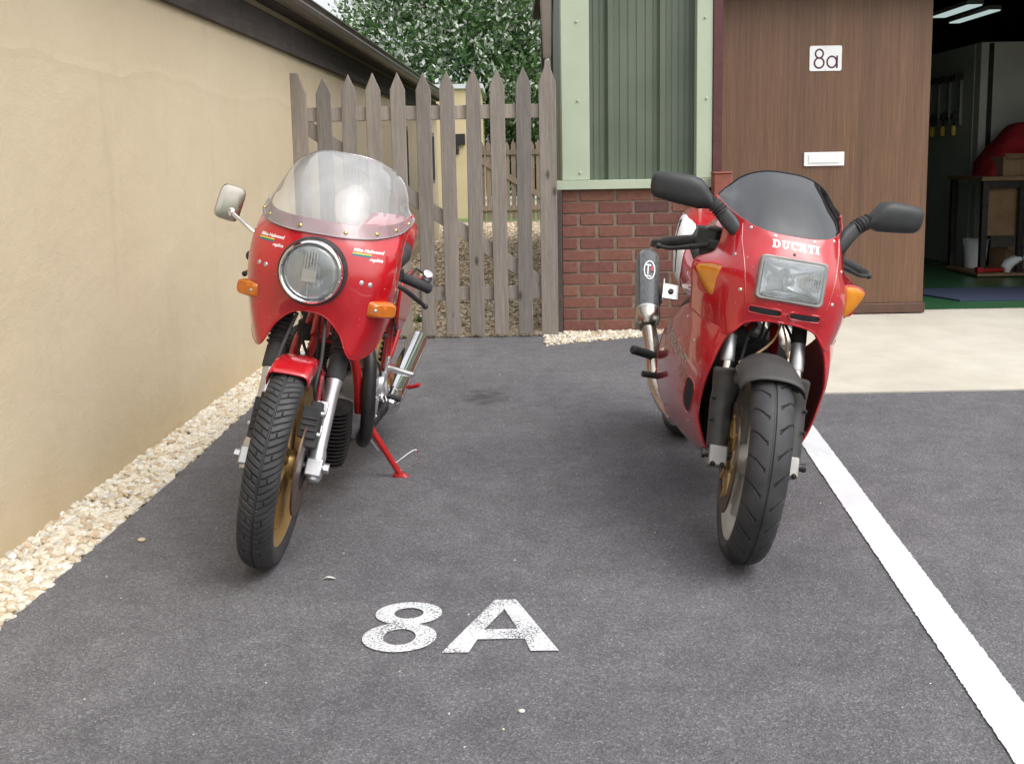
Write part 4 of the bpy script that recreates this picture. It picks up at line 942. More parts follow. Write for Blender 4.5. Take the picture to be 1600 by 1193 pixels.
# headlight -----------------------------------------------------------
HZ, HY = .822, .060
hl = empty('headlight'); hl.parent = A
hd = V((0, -1, .02)).normalized()
tor = lambda rm, rt, h, k=14: [(rm + rt * math.cos(2 * PI * i / k), h + rt * math.sin(2 * PI * i / k)) for i in range(k)]
MB().lathe([(.088, -.03), (.0955, -.02), (.0965, .0), (.0955, .012), (.091, .016), (.088, .012)], (0, HY + .012, HZ), hd, 64, closed=True).build('rubber_ring', M['rubber'], hl)
MB().lathe([(.0775, .008), (.0785, .024), (.082, .0275), (.0865, .025), (.0895, .016), (.0905, .002), (.088, -.004), (.0775, -.002)], (0, HY + .004, HZ), hd, 64, closed=True).build('chrome_rim', M['chrome'], hl)
MB().lathe([(.0785, .012), (.0785, .004), (.072, -.010), (.055, -.030), (.034, -.043), (.012, -.048), (.0001, -.048)], (0, HY + .004, HZ), hd, 48).build('reflector', M['reflector'], hl)
MB().lathe([(.0001, .030), (.03, .0285), (.055, .025), (.072, .019), (.0785, .012)], (0, HY + .004, HZ), hd, 48).build('lens', M['lens_rib'], hl)
m = MB(); m.lathe([(.0001, .008), (.015, .006), (.020, -.004), (.018, -.03)], (0, HY + .004, HZ), hd, 20); m.build('bulb_shield', M['alloy'], hl)
m = MB(); P = V((0, HY - .024, HZ))
for i in range(5): m.box(P + V((-.016 + i * .008, -.0035, .034)), (.0036, .004, .052))
m.box(P + V((0, -.0045, -.008)), (.040, .004, .034)); m.box(P + V((0, -.0035, -.048)), (.0022, .003, .045)); m.build('lens_prism', M['lens_prism'], hl, smooth=False)
# decals ---------------------------------------------------------------
def decA(parts, o, ex, ez, mat, name, d=(0, 1, 0), tree=None, par=None, lift=.0, maxlen=.008):
    vs, fs = join2d(parts); return decal(tree or treeA, vs, fs, o, ex, ez, d, lift, maxlen).build(name, M[mat], par or fair, smooth=False)
for sx in (1, -1):
    o_ = V((.136 * sx, -.4, .884)); tilt = .0
    ex = V((1, 0, -.04 if sx > 0 else .02)); ez = V((0, 0, 1))
    t1 = text2d('Mike Hailwood', .0125, .18, .0004); t2 = text2d('replica', .0125, .18, .0004)
    decA([t1], o_ + V((0, 0, .0115)), ex, ez, 'white_print', 'lettering'); decA([t2], o_ + V((.024, 0, -.0105)), ex, ez, 'white_print', 'lettering')
    for k, c in enumerate(('yellow_print', 'green_print', 'blue_print')):
        zz = .0028 - k * .0030; decA([([(-.040, zz - .0015), (.010, zz - .0015), (.010, zz + .0015), (-.040, zz + .0015)], [(0, 1, 2, 3)])], o_, ex, ez, c, 'stripe')
for x, z in ((.134, .808), (.157, .804), (-.139, .815), (-.161, .817)):
    h = treeA.ray_cast(V((x, -.5, z)), V((0, 1, 0)))
    if h[0]: screw(fair, h[0], h[1] if h[1].y < 0 else -h[1], .0082, 'alloy')
# indicators -----------------------------------------------------------
for sx in (1, -1):
    ind = empty('indicator'); ind.parent = A
    nrm = V((.60 * sx, -.80, 0)).normalized(); tn = V((.80 * sx, .60, 0)).normalized()
    c = V((.188 * sx + (.010 if sx < 0 else 0), .148, .735))
    secs = [(c + nrm * -.010, tn * .042, V((0, 0, .023)), 6), (c + nrm * .012, tn * .042, V((0, 0, .023)), 6)]
    MB().loft(secs, 32).build('base', M['amber_deep'], ind, bevel=.002)
    secs = [(c + nrm * .012, tn * .041, V((0, 0, .022)), 6), (c + nrm * .024 + tn * .003, tn * .038, V((0, 0, .020)), 5), (c + nrm * .029 + tn * .004, tn * .032, V((0, 0, .016)), 4)]
    MB().loft(secs, 32).build('lens', M['amber_dark'], ind)
    MB().ball(c + nrm * .010 + tn * .012, .014, 12).build('bulb', M['brass'], ind)
    screw(ind, c + nrm * .0275 - tn * .026, nrm, .006, 'alloy'); 
# mirror and bars --------------------------------------------------------
mi = empty('mirror'); mi.parent = A
MB().tube(cr([(-.222, .29, .870), (-.262, .30, .892), (-.318, .335, .918)], 10), .0058, 12).build('stalk', M['chrome'], mi)
MB().ball((-.320, .338, .920), .013, 14).build('ball_joint', M['chrome'], mi)
c = V((-.334, .355, .946)); na_ = V((.34, -.92, .10)).normalized(); ux = V((.92, .34, -.18)).normalized(); uz = na_.cross(ux) * -1
uz = ux.cross(na_) if ux.cross(na_).z > 0 else na_.cross(ux)
MB().loft([(c - na_ * .012, ux * .035, uz * .050, 4.5), (c - na_ * .010, ux * .038, uz * .053, 4.5), (c, ux * .0385, uz * .0535, 4.5), (c + na_ * .006, ux * .036, uz * .051, 4.5), (c + na_ * .009, ux * .024, uz * .036, 3)], 36).build('shell', M['mirror_back'], mi)
MB().loft([(c - na_ * .0125, ux * .032, uz * .046, 3.5), (c - na_ * .0132, ux * .031, uz * .045, 3.5)], 36).build('glass', M['mirror_glass'], mi)
for sx in (1, -1):
    hb = empty('handlebar'); hb.parent = A
    a, b = V((.100 * sx, .36, .842)), V((.165 * sx, .425, .815)); e = V((.288 * sx, .545, .768))
    a, b, e = SA(a), SA(b), SA(e); d = (e - b).normalized()
    MB().tube([a, b, e], .0115, 14).build('bar', M['dark_metal'], hb)
    g = MB(); n_ = 26; g.tube([b + d * ((e - b).length * (.30 + .70 * i / n_)) for i in range(n_ + 1)], [.0158 + (.0009 if i % 2 else 0) for i in range(n_)] + [.0172], 18); g.tube([e - d * .004, e + d * .004, e + d * .006], [.0175, .0175, .012], 18); g.build('grip', M['rubber'], hb)
    g = MB(); g.box(b + d * .028, (.044, .046, .042), Matrix.Rotation(-.4 * sx, 3, 'Z')); g.build('switch_housing', M['black_plastic'], hb, smooth=False, bevel=.008)
    g = MB(); p = b + V((-.005 * sx, -.035, -.03)); q = e + V((.004 * sx, -.035, -.055)); mid = b.lerp(e, .35) + V((.008 * sx, -.055, -.026))
    pts = cr([p, mid, q.lerp(mid, .25), q], 14); g.tube(pts, [.0078] * 10 + [.0068, .0062, .0060, .0060], 10); g.ball(q, .0095, 12); g.build('lever', M['black_plastic'], hb)
    wires(hb, 'cable', [b + V((0, -.03, -.02)), V((.14 * sx, .32, .80)), V((.05 * sx, .36, .74)), V((.02 * sx, .42, .66))], .004, 'rubber')
MB().lathe([(.0001, .016), (.016, .013), (.022, .004), (.023, -.01), (.018, -.022), (.0001, -.026)], (.268, .56, .800), (.35, -.5, .8), 28).build('bar_mirror', M['chrome'], A)
MB().tube([(.215, .51, .79), (.235, .53, .822), (.262, .552, .806)], .004, 8).build('bar_mirror_stalk', M['dark_metal'], A)
# clocks
for x in (-.058, .058):
    ck = MB().lathe([(.0001, .0), (.036, .0), (.041, .004), (.042, -.03), (.035, -.05), (.0001, -.055)], (x, .30, .925), (0, .5, .86), 32).build('instrument', M['black_plastic'], A)
    MB().lathe([(.0001, .0045), (.036, .0045), (.0365, .001)], (x, .30, .925), (0, .5, .86), 32).build('dial', M['dark_soft'], ck)
MB().box((0, .30, .89), (.22, .10, .014)).build('instrument_bracket', M['dark_metal'], A, smooth=False, bevel=.004)
MB().tube(cr([(-.19, .27, .93), (-.10, .22, .935), (0, .21, .93), (.1, .22, .935), (.19, .27, .93)], 20), .006, 8).build('screen_bracket', M['dark_metal'], A)
# frame and engine --------------------------------------------------------
fr = empty('frame'); fr.parent = A
def tb(pts, r, name='tube', mat='red_flat', n=16, par=fr): return MB().tube(cr(pts, n), r, 14).build(name, M[mat], par)
tb([(0, .30, .60), (0, .37, .74)], .028, 'headstock')
for sx in (1, -1):
    tb([(.02 * sx, .34, .68), (.075 * sx, .40, .58), (.108 * sx, .46, .46), (.125 * sx, .50, .335)], .0155, 'down_tube')
    tb([(.03 * sx, .37, .72), (.11 * sx, .60, .66), (.13 * sx, .95, .60), (.12 * sx, 1.25, .62)], .0145, 'top_tube')
    tb([(.125 * sx, .95, .60), (.125 * sx, 1.0, .45), (.118 * sx, 1.03, .30)], .0145, 'seat_tube')
    tb([(.122 * sx, 1.02, .37), (.13 * sx, 1.16, .46), (.13 * sx, 1.30, .60)], .012, 'rear_tube')
tb([(-.085, .41, .565), (0, .40, .575), (.085, .41, .565)], .012, 'cross_tube')
tb([(0, .34, .70), (-.03, .37, .55), (-.07, .42, .42)], .013, 'brace_tube')
MB().box((0, .39, .60), (.17, .03, .05)).build('oil_cooler', M['dark_metal'], A, smooth=False, bevel=.005)
en = empty('engine'); en.parent = A
def fins(c, d, n_, pit, wx, wy, name, big=1.0):
    c = V(c); d = V(d).normalized(); x, y = V((1, 0, 0)), d.cross(V((1, 0, 0))).normalized(); m = MB()
    for i in range(n_):
        o_ = c + d * (pit * i); k = 1 - .12 * abs(i - n_ * .4) / n_
        m.loft([(o_, x * wx * k, y * wy * k, 4), (o_ + d * .0032, x * wx * k, y * wy * k, 4)], 36)
    m.loft([(c, x * wx * .72, y * wy * .72, 3), (c + d * (pit * n_), x * wx * .70, y * wy * .70, 3)], 32)
    return m.build(name, M['dark_metal'], en, ang=40)
fins((0, .44, .185), (0, -.10, 1), 15, .0125, .118, .085, 'front_cylinder')
MB().loft([((.02, .325, .285), (.035, 0, 0), (0, 0, .03), 3), ((.02, .37, .285), (.045, 0, 0), (0, 0, .04), 3)], 28).build('rocker_cover', M['grey_cast'], en, ang=40)
fins((0, .70, .40), (0, .12, 1), 16, .0125, .105, .100, 'rear_cylinder')
MB().loft([((0, .735, .60), (.08, 0, 0), (0, .07, 0), 4), ((0, .742, .66), (.06, 0, 0), (0, .05, 0), 4)], 28).build('rear_head', M['grey_cast'], en, ang=40)
MB().loft([((-.125, .84, .285), (0, .20, 0), (0, 0, .095), 3.2), ((-.10, .84, .285), (0, .20, 0), (0, 0, .11), 3.2), ((.10, .84, .285), (0, .20, 0), (0, 0, .11), 3.2), ((.128, .84, .285), (0, .20, 0), (0, 0, .095), 3.2)], 44).build('crankcase', M['alloy'], en, ang=50)
MB().loft([((.126, .72, .30), (0, .085, 0), (0, 0, .075), 2.3), ((.146, .72, .30), (0, .075, 0), (0, 0, .066), 2.3), ((.150, .72, .30), (0, .05, 0), (0, 0, .045), 2.3)], 36).build('side_cover', M['alloy'], en, ang=40)
MB().loft([((.126, .93, .33), (0, .06, 0), (0, 0, .05), 3), ((.142, .93, .33), (0, .055, 0), (0, 0, .045), 3)], 32).build('side_cover', M['alloy'], en, ang=40)
MB().box((0, .80, .175), (.17, .34, .04)).build('sump', M['dark_metal'], en, smooth=False, bevel=.012)
for p in ((.151, .68, .345), (.151, .76, .26), (.151, .78, .33)): screw(en, p, (1, 0, 0), .005, 'alloy', 'bolt')
MB().ball((.10, .62, .50), .04, 20, (1, 1, 1.2)).build('carburettor', M['grey_cast'], en)
MB().loft([((0, .46, .66), (.10, 0, 0), (0, 0, .05), 4), ((0, .60, .66), (.11, 0, 0), (0, 0, .06), 4), ((0, 1.0, .60), (.10, 0, 0), (0, 0, .08), 4)], 24).build('air_box', M['dark_soft'], A)
for sx in (1, -1):
    ex_ = empty('exhaust'); ex_.parent = A
    MB().tube(cr([(.055 * sx, .62, .56), (.10 * sx, .54, .565), (.134 * sx, .485, .52), (.152 * sx, .46, .42), (.160 * sx, .475, .305), (.148 * sx, .54, .232), (.118 * sx, .75, .20), (.150 * sx, .98, .25)], 34), .0225, 16).build('header_pipe', M['dark_metal'], ex_)
    MB().tube(cr([(.165 * sx, .95, .250), (.165 * sx, 1.02, .264), (.166 * sx, 1.10, .278), (.166 * sx, 1.60, .362), (.166 * sx, 1.68, .375)], 24), [.024, .030] + [.040 + .006 * i / 18 for i in range(20)] + [.046, .045], 28).build('silencer', M['chrome'], ex_)
    MB().tube([(.166 * sx, 1.679, .3745), (.166 * sx, 1.684, .3755)], .034, 20).build('outlet', M['dark_soft'], ex_)
    # pegs and controls
    pg = empty('foot_peg'); pg.parent = A
    MB().tube([(.13 * sx, 1.0, .385), (.235 * sx, .985, .375)], .0115, 14).build('peg', M['alloy'], pg)
    MB().prism([(-.03, -.04), (.03, -.03), (.02, .045), (-.02, .045)], (.128 * sx, 1.0, .385), (0, 1, 0), (0, 0, 1), .012).build('hanger_plate', M['alloy'], pg, bevel=.003)
    gl = empty('pedal'); gl.parent = A
    MB().tube(cr([(.135 * sx, .99, .35), (.15 * sx, .93, .318), (.165 * sx, .87, .312)], 10), .006, 10).build('arm', M['alloy'], gl)
    MB().tube([(.165 * sx, .87, .312), (.215 * sx, .865, .308)], .0105, 12).build('rubber', M['rubber'], gl)
    wr = MB(); wr.tube(cr([(.15 * sx, 1.22, .26), (.20 * sx, 1.22, .27), (.245 * sx, 1.20, .295)], 10), [.010, .009, .008, .007, .007, .007, .007, .008, .009, .008], 10); wr.build('kick_lever', M['red_flat'], A)
    # shock
    sh = empty('shock_absorber'); sh.parent = A
    pts = [V((.105 * sx, 1.12 + .09 * i / 40, .38 + .19 * i / 40)) for i in range(41)]
    MB().tube(pts, [.021 + .005 * math.sin(i * PI / 2) for i in range(41)], 16).build('spring', M['rubber'], sh)
    MB().tube([(.105 * sx, 1.10, .33), (.105 * sx, 1.12, .38)], .012, 12).build('rod', M['alloy'], sh)
# tank, side panels, seat, tail
MB().loft([((0, .44, .69), (.06, 0, 0), (0, 0, .05), 2.6), ((0, .49, .70), (.11, 0, 0), (0, 0, .08), 2.8), ((0, .60, .71), (.138, 0, 0), (0, 0, .09), 3), ((0, .78, .70), (.145, 0, 0), (0, 0, .10), 3), ((0, .92, .70), (.105, 0, 0), (0, 0, .075), 2.8), ((0, .98, .715), (.06, 0, 0), (0, 0, .04), 2.5)], 40).build('fuel_tank', M['red'], A, ang=60)
for sx in (1, -1):
    mb = MB(); poly = cr([(.80, .70), (.84, .61), (.90, .565), (1.00, .56), (1.07, .60), (1.10, .70), (1.06, .735), (.90, .74), (.80, .70)], 40)[:-1] if False else [(p.x, p.y) for p in cr([(.80, .71, 0), (.82, .61, 0), (.90, .548, 0), (1.05, .548, 0), (1.18, .60, 0), (1.24, .71, 0), (1.08, .75, 0), (.88, .745, 0), (.80, .71, 0)], 41)][:-1]
    mb.prism(poly, (.156 * sx, 0, 0), (0, 1, 0), (0, 0, 1), .012 * sx); mb.build('side_panel', M['red'], A, ang=50, bevel=.006)
MB().loft([((0, .90, .755), (.08, 0, 0), (0, 0, .03), 3), ((0, 1.0, .755), (.115, 0, 0), (0, 0, .045), 3), ((0, 1.30, .775), (.125, 0, 0), (0, 0, .045), 3), ((0, 1.42, .80), (.11, 0, 0), (0, 0, .04), 3)], 28).build('seat', M['rubber'], A, ang=60)
MB().loft([((0, 1.36, .80), (.12, 0, 0), (0, 0, .07), 3), ((0, 1.50, .83), (.12, 0, 0), (0, 0, .08), 3), ((0, 1.66, .82), (.10, 0, 0), (0, 0, .06), 3), ((0, 1.74, .80), (.07, 0, 0), (0, 0, .035), 2.5)], 32).build('tail_unit', M['red'], A, ang=60)
# rear wheel
rw = empty('rear_wheel'); rw.parent = A; RY = 1.44
mb = tyre_mesh(RA, .058, sect_fn(.058, .03, .07), gA, 620, 60); mb.xf(lambda p: p + V((0, RY, RA))); mb.build('tyre', M['tyre_rubber'], rw, ang=28)
mb = MB().lathe(rimp, (0, RY, RA), (1, 0, 0), 56, closed=True)
for k in range(5):
    a = 2 * PI * k / 5; p0 = V((0, RY + math.sin(a) * .03, RA + math.cos(a) * .03)); p1 = V((0, RY + math.sin(a) * (RA - .085), RA + math.cos(a) * (RA - .085))); sd_ = (p1 - p0).normalized().cross(V((1, 0, 0)))
    mb.loft([(p0, V((.026, 0, 0)), sd_ * .02, 4), (p1, V((.020, 0, 0)), sd_ * .018, 4)], 14)
mb.build('rim', M['gold'], rw)
for sx in (1, -1): MB().tube([(.10 * sx, .98, .29), (.095 * sx, RY, RA)], .018, 12).build('swing_arm', M['red_flat'], A)
MB().tube([(-.12, RY, RA), (.12, RY, RA)], .01, 12).build('axle', M['alloy'], rw)
# side stand with spring and prong
ss = empty('side_stand'); ss.parent = A
st0, st1 = V((.132, .775, .215)), V((.262, .795, .056)); d = (st1 - st0).normalized()
MB().tube([st0, st0.lerp(st1, .1), st0.lerp(st1, .95), st1], [.014, .0115, .0105, .010], 14).build('leg', M['red_flat'], ss)
MB().loft([(st1 + V((-.004, 0, .004)), V((.022, 0, .004)), V((0, .014, 0)), 3), (st1 + V((.004, 0, -.006)), V((.028, 0, .005)), V((0, .016, 0)), 3)], 20).build('foot', M['red_flat'], ss)
lp_ = [st0.lerp(st1, .78), st0.lerp(st1, .78) + V((.055, .02, .052)), st0.lerp(st1, .78) + V((.072, .022, .054)), st0.lerp(st1, .93) + V((.062, .02, .034)), st0.lerp(st1, .93)]
MB().tube(cr(lp_, 30), .0027, 8).build('prong', M['chrome'], ss)
MB().tube([V((.128, .765, .185)), st0.lerp(st1, .42) + V((-.012, 0, -.016))], .0042, 8).build('spring', M['alloy'], ss)
MB().box((.10, .80, .20), (.08, .10, .05)).build('stand_bracket', M['dark_metal'], A, smooth=False, bevel=.006)

# hoses, cables and small hardware in the fork opening of the half-faired bike
for k, (pts, r, m_) in enumerate((
    ([(.03, .30, .70), (.05, .26, .62), (.055, .24, .55), (.06, .33, .48)], .0045, 'rubber'),
    ([(-.03, .28, .71), (-.045, .24, .62), (-.04, .25, .54), (-.02, .36, .47)], .004, 'rubber'),
    ([(.0, .27, .70), (.012, .23, .60), (.02, .26, .50), (.05, .37, .40)], .0035, 'rubber'),
    ([(-.06, .34, .68), (-.055, .33, .58), (-.03, .39, .50), (.02, .46, .44)], .005, 'rubber'),
    ([(.05, .42, .56), (.02, .40, .50), (.04, .42, .44)], .004, 'grey_print'),
    ([(.115, .62, .52), (.125, .70, .47), (.13, .80, .43), (.128, .90, .37)], .005, 'rubber'),
    ([(.12, .60, .60), (.135, .75, .55), (.135, .92, .52)], .004, 'rubber'))): wires(A, 'cable', pts, r, m_)
MB().lathe([(.0001, .012), (.02, .012), (.034, .006), (.036, -.004), (.03, -.014), (.0001, -.018)], (.035, .36, .63), (0, -1, .1), 28).build('horn', M['chrome'], A)
MB().lathe([(.0001, .012), (.02, .012), (.034, .006), (.036, -.004), (.03, -.014), (.0001, -.018)], (-.05, .37, .60), (0, -1, .1), 28).build('horn', M['dark_metal'], A)
MB().box((0, .19, .735), (.22, .06, .034), Matrix.Rotation(R(-27), 3, 'X')).xf(SA).build('fork_yoke', M['dark_metal'], A, smooth=False, bevel=.01)
for p in ((.115, .56, .42), (.12, .62, .36), (.118, .66, .43)): screw(en, p, (1, -.3, 0), .006, 'alloy', 'bolt')
MB().loft([((.085, .58, .395), (.04, 0, 0), (0, 0, .035), 3), ((.085, .66, .42), (.045, 0, 0), (0, 0, .04), 3)], 20).build('starter_housing', M['alloy'], en, ang=40)

# ------------------------------------------------------------------ B: fully faired bike on the right
B = empty('motorbike', (.62, 2.80, 0), (0, R(10.5), R(-2)), 'red fully faired motorbike with rectangular headlight, smoked screen and black mirrors', 'motorbike', 'red motorbikes parked in the bay')
RB = .280
SB = steer((0, .028, RB), R(24.5), R(-4.2), -.018)
def fbp(s, x=0, off=.024): return V((x, off + .4147 * s, RB + .910 * s))
fwB = empty('front_wheel'); fwB.parent = B
def gB(s, t):
    at = abs(t); L_ = 2 * PI * RB / 26
    if at < .014: return .0035
    if at < .10 or at > .68: return 0
    q = s / L_ + (.5 if t > 0 else 0)
    fr = q - math.floor(q)
    u = (at - .12) / .54
    c = .78 - 1.15 * u + .62 * u * u
    if 0 < u < .72 and abs(fr - c) < .036 + .045 * max(0, .14 - u) / .14: return .0042
    c2 = .40 - .34 * (u - .55)
    if .50 < u < 1.0 and abs(fr - c2) < .036: return .0040
    return 0
mb = tyre_mesh(RB, .060, sect_fn(.0565, .038, .060), gB, 1300, 90); mb.xf(lambda p: SB(p + V((0, 0, RB)))); mb.build('tyre', M['tyre_rubber'], fwB, ang=24)
rimb = [(RB - .058, -.045), (RB - .066, -.043), (RB - .078, -.030), (RB - .090, -.014), (RB - .090, .014), (RB - .078, .030), (RB - .066, .043), (RB - .058, .045), (RB - .054, .036), (RB - .054, -.036)]
mb = MB().lathe(rimb, (0, 0, RB), (1, 0, 0), 72, closed=True)
for k in range(3):
    a0 = 2 * PI * k / 3 + 2.6
    for da in (-.16, .16):
        p0 = V((0, math.sin(a0 + da) * .04, RB + math.cos(a0 + da) * .04)); p1 = V((0, math.sin(a0 + da * .7) * (RB - .085), RB + math.cos(a0 + da * .7) * (RB - .085))); dr = (p1 - p0).normalized(); sd_ = dr.cross(V((1, 0, 0)))
        mb.loft([(p0, V((.026, 0, 0)), sd_ * .016, 4), ((p0 + p1) / 2, V((.02, 0, 0)), sd_ * .013, 4), (p1, V((.026, 0, 0)), sd_ * .016, 4)], 16)
mb.lathe([(.0001, -.052), (.032, -.052), (.042, -.03), (.042, .03), (.032, .052), (.0001, .052)], (0, 0, RB), (1, 0, 0), 32)
mb.xf(SB).build('rim', M['wheel_grey'], fwB)
for sx in (-1, 1):
    mb = disc_mb(.066 * sx, 0, RB, .108, .152, .005, 72); bd = mb.xf(SB).build('brake_disc', M['iron_disc'], fwB)
    mb = MB().lathe([(.040, -.010), (.060, -.004), (.060, .004), (.040, .004)], (.060 * sx, 0, RB), (sx, 0, 0), 40, closed=True)
    for k in range(8):
        a = 2 * PI * k / 8; p0 = V((.064 * sx, math.sin(a) * .055, RB + math.cos(a) * .055)); p1 = V((.066 * sx, math.sin(a) * .112, RB + math.cos(a) * .112)); sd_ = (p1 - p0).normalized().cross(V((1, 0, 0)))
        mb.loft([(p0, V((.004, 0, 0)), sd_ * .013, 4), (p1, V((.004, 0, 0)), sd_ * .009, 4)], 12); mb.lathe([(.0001, .005), (.008, .005), (.008, -.005), (.0001, -.005)], p1, (1, 0, 0), 12)
    mb.xf(SB).build('disc_carrier', M['gold_dark'], fwB)
    X = .097 * sx
    fl = empty('fork_leg'); fl.parent = B
    mb = MB().tube([fbp(-.035, X), fbp(-.01, X), fbp(.03, X), fbp(.06, X), fbp(.17, X), fbp(.185, X)], [.022, .028, .028, .024, .024, .026], 24)
    mb.box(fbp(-.008, X, .014), (.050, .052, .056), Matrix.Rotation(R(-24), 3, 'X')); mb.box(fbp(.10, X * .9, .06), (.02, .06, .10), Matrix.Rotation(R(-24), 3, 'X'))
    mb.xf(SB).build('lower_leg', M['grey_cast'], fl, ang=45, bevel=.004)
    for q in (-.013, .013):
        p = fbp(-.022, X + q, -.012); mb = MB().lathe([(.0001, .006), (.003, .006), (.0045, .004), (.0075, .004), (.0075, -.004)], p, (0, -1, -.1), 12); mb.xf(SB).build('pinch_bolt', M['dark_metal'], fl)
    mb = MB().tube([fbp(.18, X), fbp(.275, X)], .0180, 24); mb.xf(SB).build('stanchion', M['steel'], fl)
    mb = MB().tube([fbp(.262, X), fbp(.268, X), fbp(.32, X), fbp(.335, X), fbp(.52, X)], [.0195, .0212, .0206, .0198, .0195], 24); mb.xf(SB).build('upper_tube', M['alloy'], fl)
    MB().tube([fbp(.343, X), fbp(.50, X)], .0215, 20).xf(SB).build('fork_top', M['dark_soft'], fl)
    cc = empty('brake_caliper'); cc.parent = B
    c = V((.068 * sx, .115, RB + .045)); rt = Matrix.Rotation(R(20), 3, 'X'); mb = MB(); mb.box(c, (.056, .062, .11), rt); mb.box(c + V((.0, .02, 0)), (.07, .03, .08), rt); mb.xf(SB).build('body', M['gold_dark'], cc, smooth=False, bevel=.007)
mb = MB().tube([(-.132, .004, RB), (.132, .004, RB)], .011, 16); mb.tube([(-.132, .004, RB), (-.14, .004, RB)], .015, 6); mb.tube([(.132, .004, RB), (.142, .004, RB)], .012, 12); mb.xf(SB).build('axle', M['dark_metal'], fwB)
# front mudguard: rounded blade plus a shield round each fork leg
pf = lambda t: (math.sin(t * PI / 2), (1 - math.cos(t * PI / 2)) ** 1.2)
G = []
for i in range(36):
    a = R(30) + (R(-78) - R(30)) * i / 35; row = []
    dd = .050 + .040 * min(1, i / 9)
    for j in range(25):
        t = -1 + 2 * j / 24; x, dr = pf(t); rr_ = RB + .014 - dr * dd; row.append(V((x * .083, -rr_ * math.sin(a), RB + rr_ * math.cos(a))))
    G.append(row)
mgB = MB().grid(G).xf(SB).build('mudguard', M['guard_plastic'], B, ang=70, solid=.004)
for sx in (-1, 1):
    G = []
    for i in range(22):
        k = i / 21; s = .015 + .225 * k; wv = .0275 + .006 * k + .012 * max(0, k - .7) / .3; row = []
        for j in range(17):
            a = R(-25 + 205 * j / 16); cx = .100 - .012 * max(0, k - .6) / .4
            row.append(fbp(s, cx * sx) + V((sx * wv * math.cos(a - .3), -wv * 1.1 * math.sin(a - .3) - .004 - .018 * max(0, k - .6) / .4, 0)))
        G.append(row)
    # sweep the shield's inner front edge up into the side of the blade
    top = []
    for j in range(17):
        a = R(14 - 58 * (16 - j) / 16); rr_ = RB + .014 - .062; top.append(V((sx * .082, -rr_ * math.sin(a), RB + rr_ * math.cos(a))))
    base = G[-1]
    for q in (.2, .4, .6, .8, 1.0):
        e = q * q * (3 - 2 * q); G.append([base[j].lerp(top[j], e) + V((0, -.008 * math.sin(q * PI), .014 * math.sin(q * PI))) for j in range(17)])
    MB().grid(G).xf(SB).build('fork_shield', M['guard_plastic'], mgB, ang=70, solid=.003)
    for s in (.10, .16):
        p = fbp(s, .128 * sx, -.012); m = MB().lathe([(.0001, .003), (.005, .002), (.006, -.004)], p, (sx, -.6, 0), 12); m.xf(SB).build('bolt', M['dark_soft'], mgB)
# upper fairing ----------------------------------------------------------
lip = [(0, .125, .893), (.05, .130, .894), (.10, .150, .902), (.140, .205, .920), (.166, .295, .942), (.188, .40, .970)]
r1 = [(0, .105, .868), (.05, .110, .868), (.100, .132, .872), (.138, .175, .882), (.158, .225, .894), (.174, .29, .910)]
r2 = [(0, .075, .810), (.055, .078, .810), (.108, .095, .810), (.146, .135, .812), (.170, .19, .815), (.184, .255, .818)]
r2b = [(0, .063, .755), (.055, .066, .755), (.112, .082, .755), (.156, .118, .757), (.198, .19, .762), (.236, .290, .772)]
r3 = [(0, .060, .700), (.055, .063, .700), (.112, .080, .700), (.158, .118, .698), (.198, .19, .690), (.226, .30, .690)]
r4 = [(0, .068, .658), (.05, .070, .656), (.098, .085, .641), (.138, .104, .600), (.186, .195, .615), (.218, .31, .632)]
GF = surf([mirror_row(r) for r in (lip, r1, r2, r2b, r3, r4)], 141, 101)
fullB = MB().grid(GF); treeB = bvh(fullB)
HB = .7765
cut = MB(); cut.v = list(fullB.v)
def inhole(c): return c.y < .2 and abs(c.x) < .083 and abs(c.z - HB) < .052
for f in fullB.f:
    c = sum((fullB.v[i] for i in f), V()) / len(f)
    if not inhole(c): cut.f.append(f); cut.m.append(0)
ufB = cut.build('upper_fairing', M['red'], B, ang=80, solid=.0036)
mb = MB(); mb.tube(list(GF[-1]), .0036, 8); mb.tube([g[0] for g in GF], .003, 8); mb.tube([g[-1] for g in GF], .003, 8); mb.build('edge_roll', M['red'], ufB)
# raised crease between nose and side pieces
for sx in (-1, 1):
    pts = []
    for k in range(24):
        z = .905 - .262 * k / 23; x = (.137 - .0 * k) if z > .86 else .137 - (.86 - z) * .16; h = treeB.ray_cast(V((x * sx, -.5, z)), V((0, 1, 0)))
        if h[0]: pts.append(h[0] - V((0, .0012, 0)))
    MB().tube(pts, .0022, 6).build('seam', M['red'], ufB)
for x, z in ((.150, .818), (.128, .728), (-.150, .818), (-.128, .728), (.118, .898), (-.118, .898), (.055, .8875), (-.055, .8875), (.178, .945), (-.178, .945)):
    h = treeB.ray_cast(V((x, -.5, z)), V((0, 1, 0)))
    if h[0]: screw(ufB, h[0] - V((0, .001, 0)), h[1] if h[1].y < 0 else -h[1], .0062 if z < .9 else .004, 'alloy')
h = treeB.ray_cast(V((.0, -.5, .8455)), V((0, 1, 0))); screw(ufB, h[0], -h[1] if h[1].y > 0 else h[1], .006, 'black_plastic', 'plug')
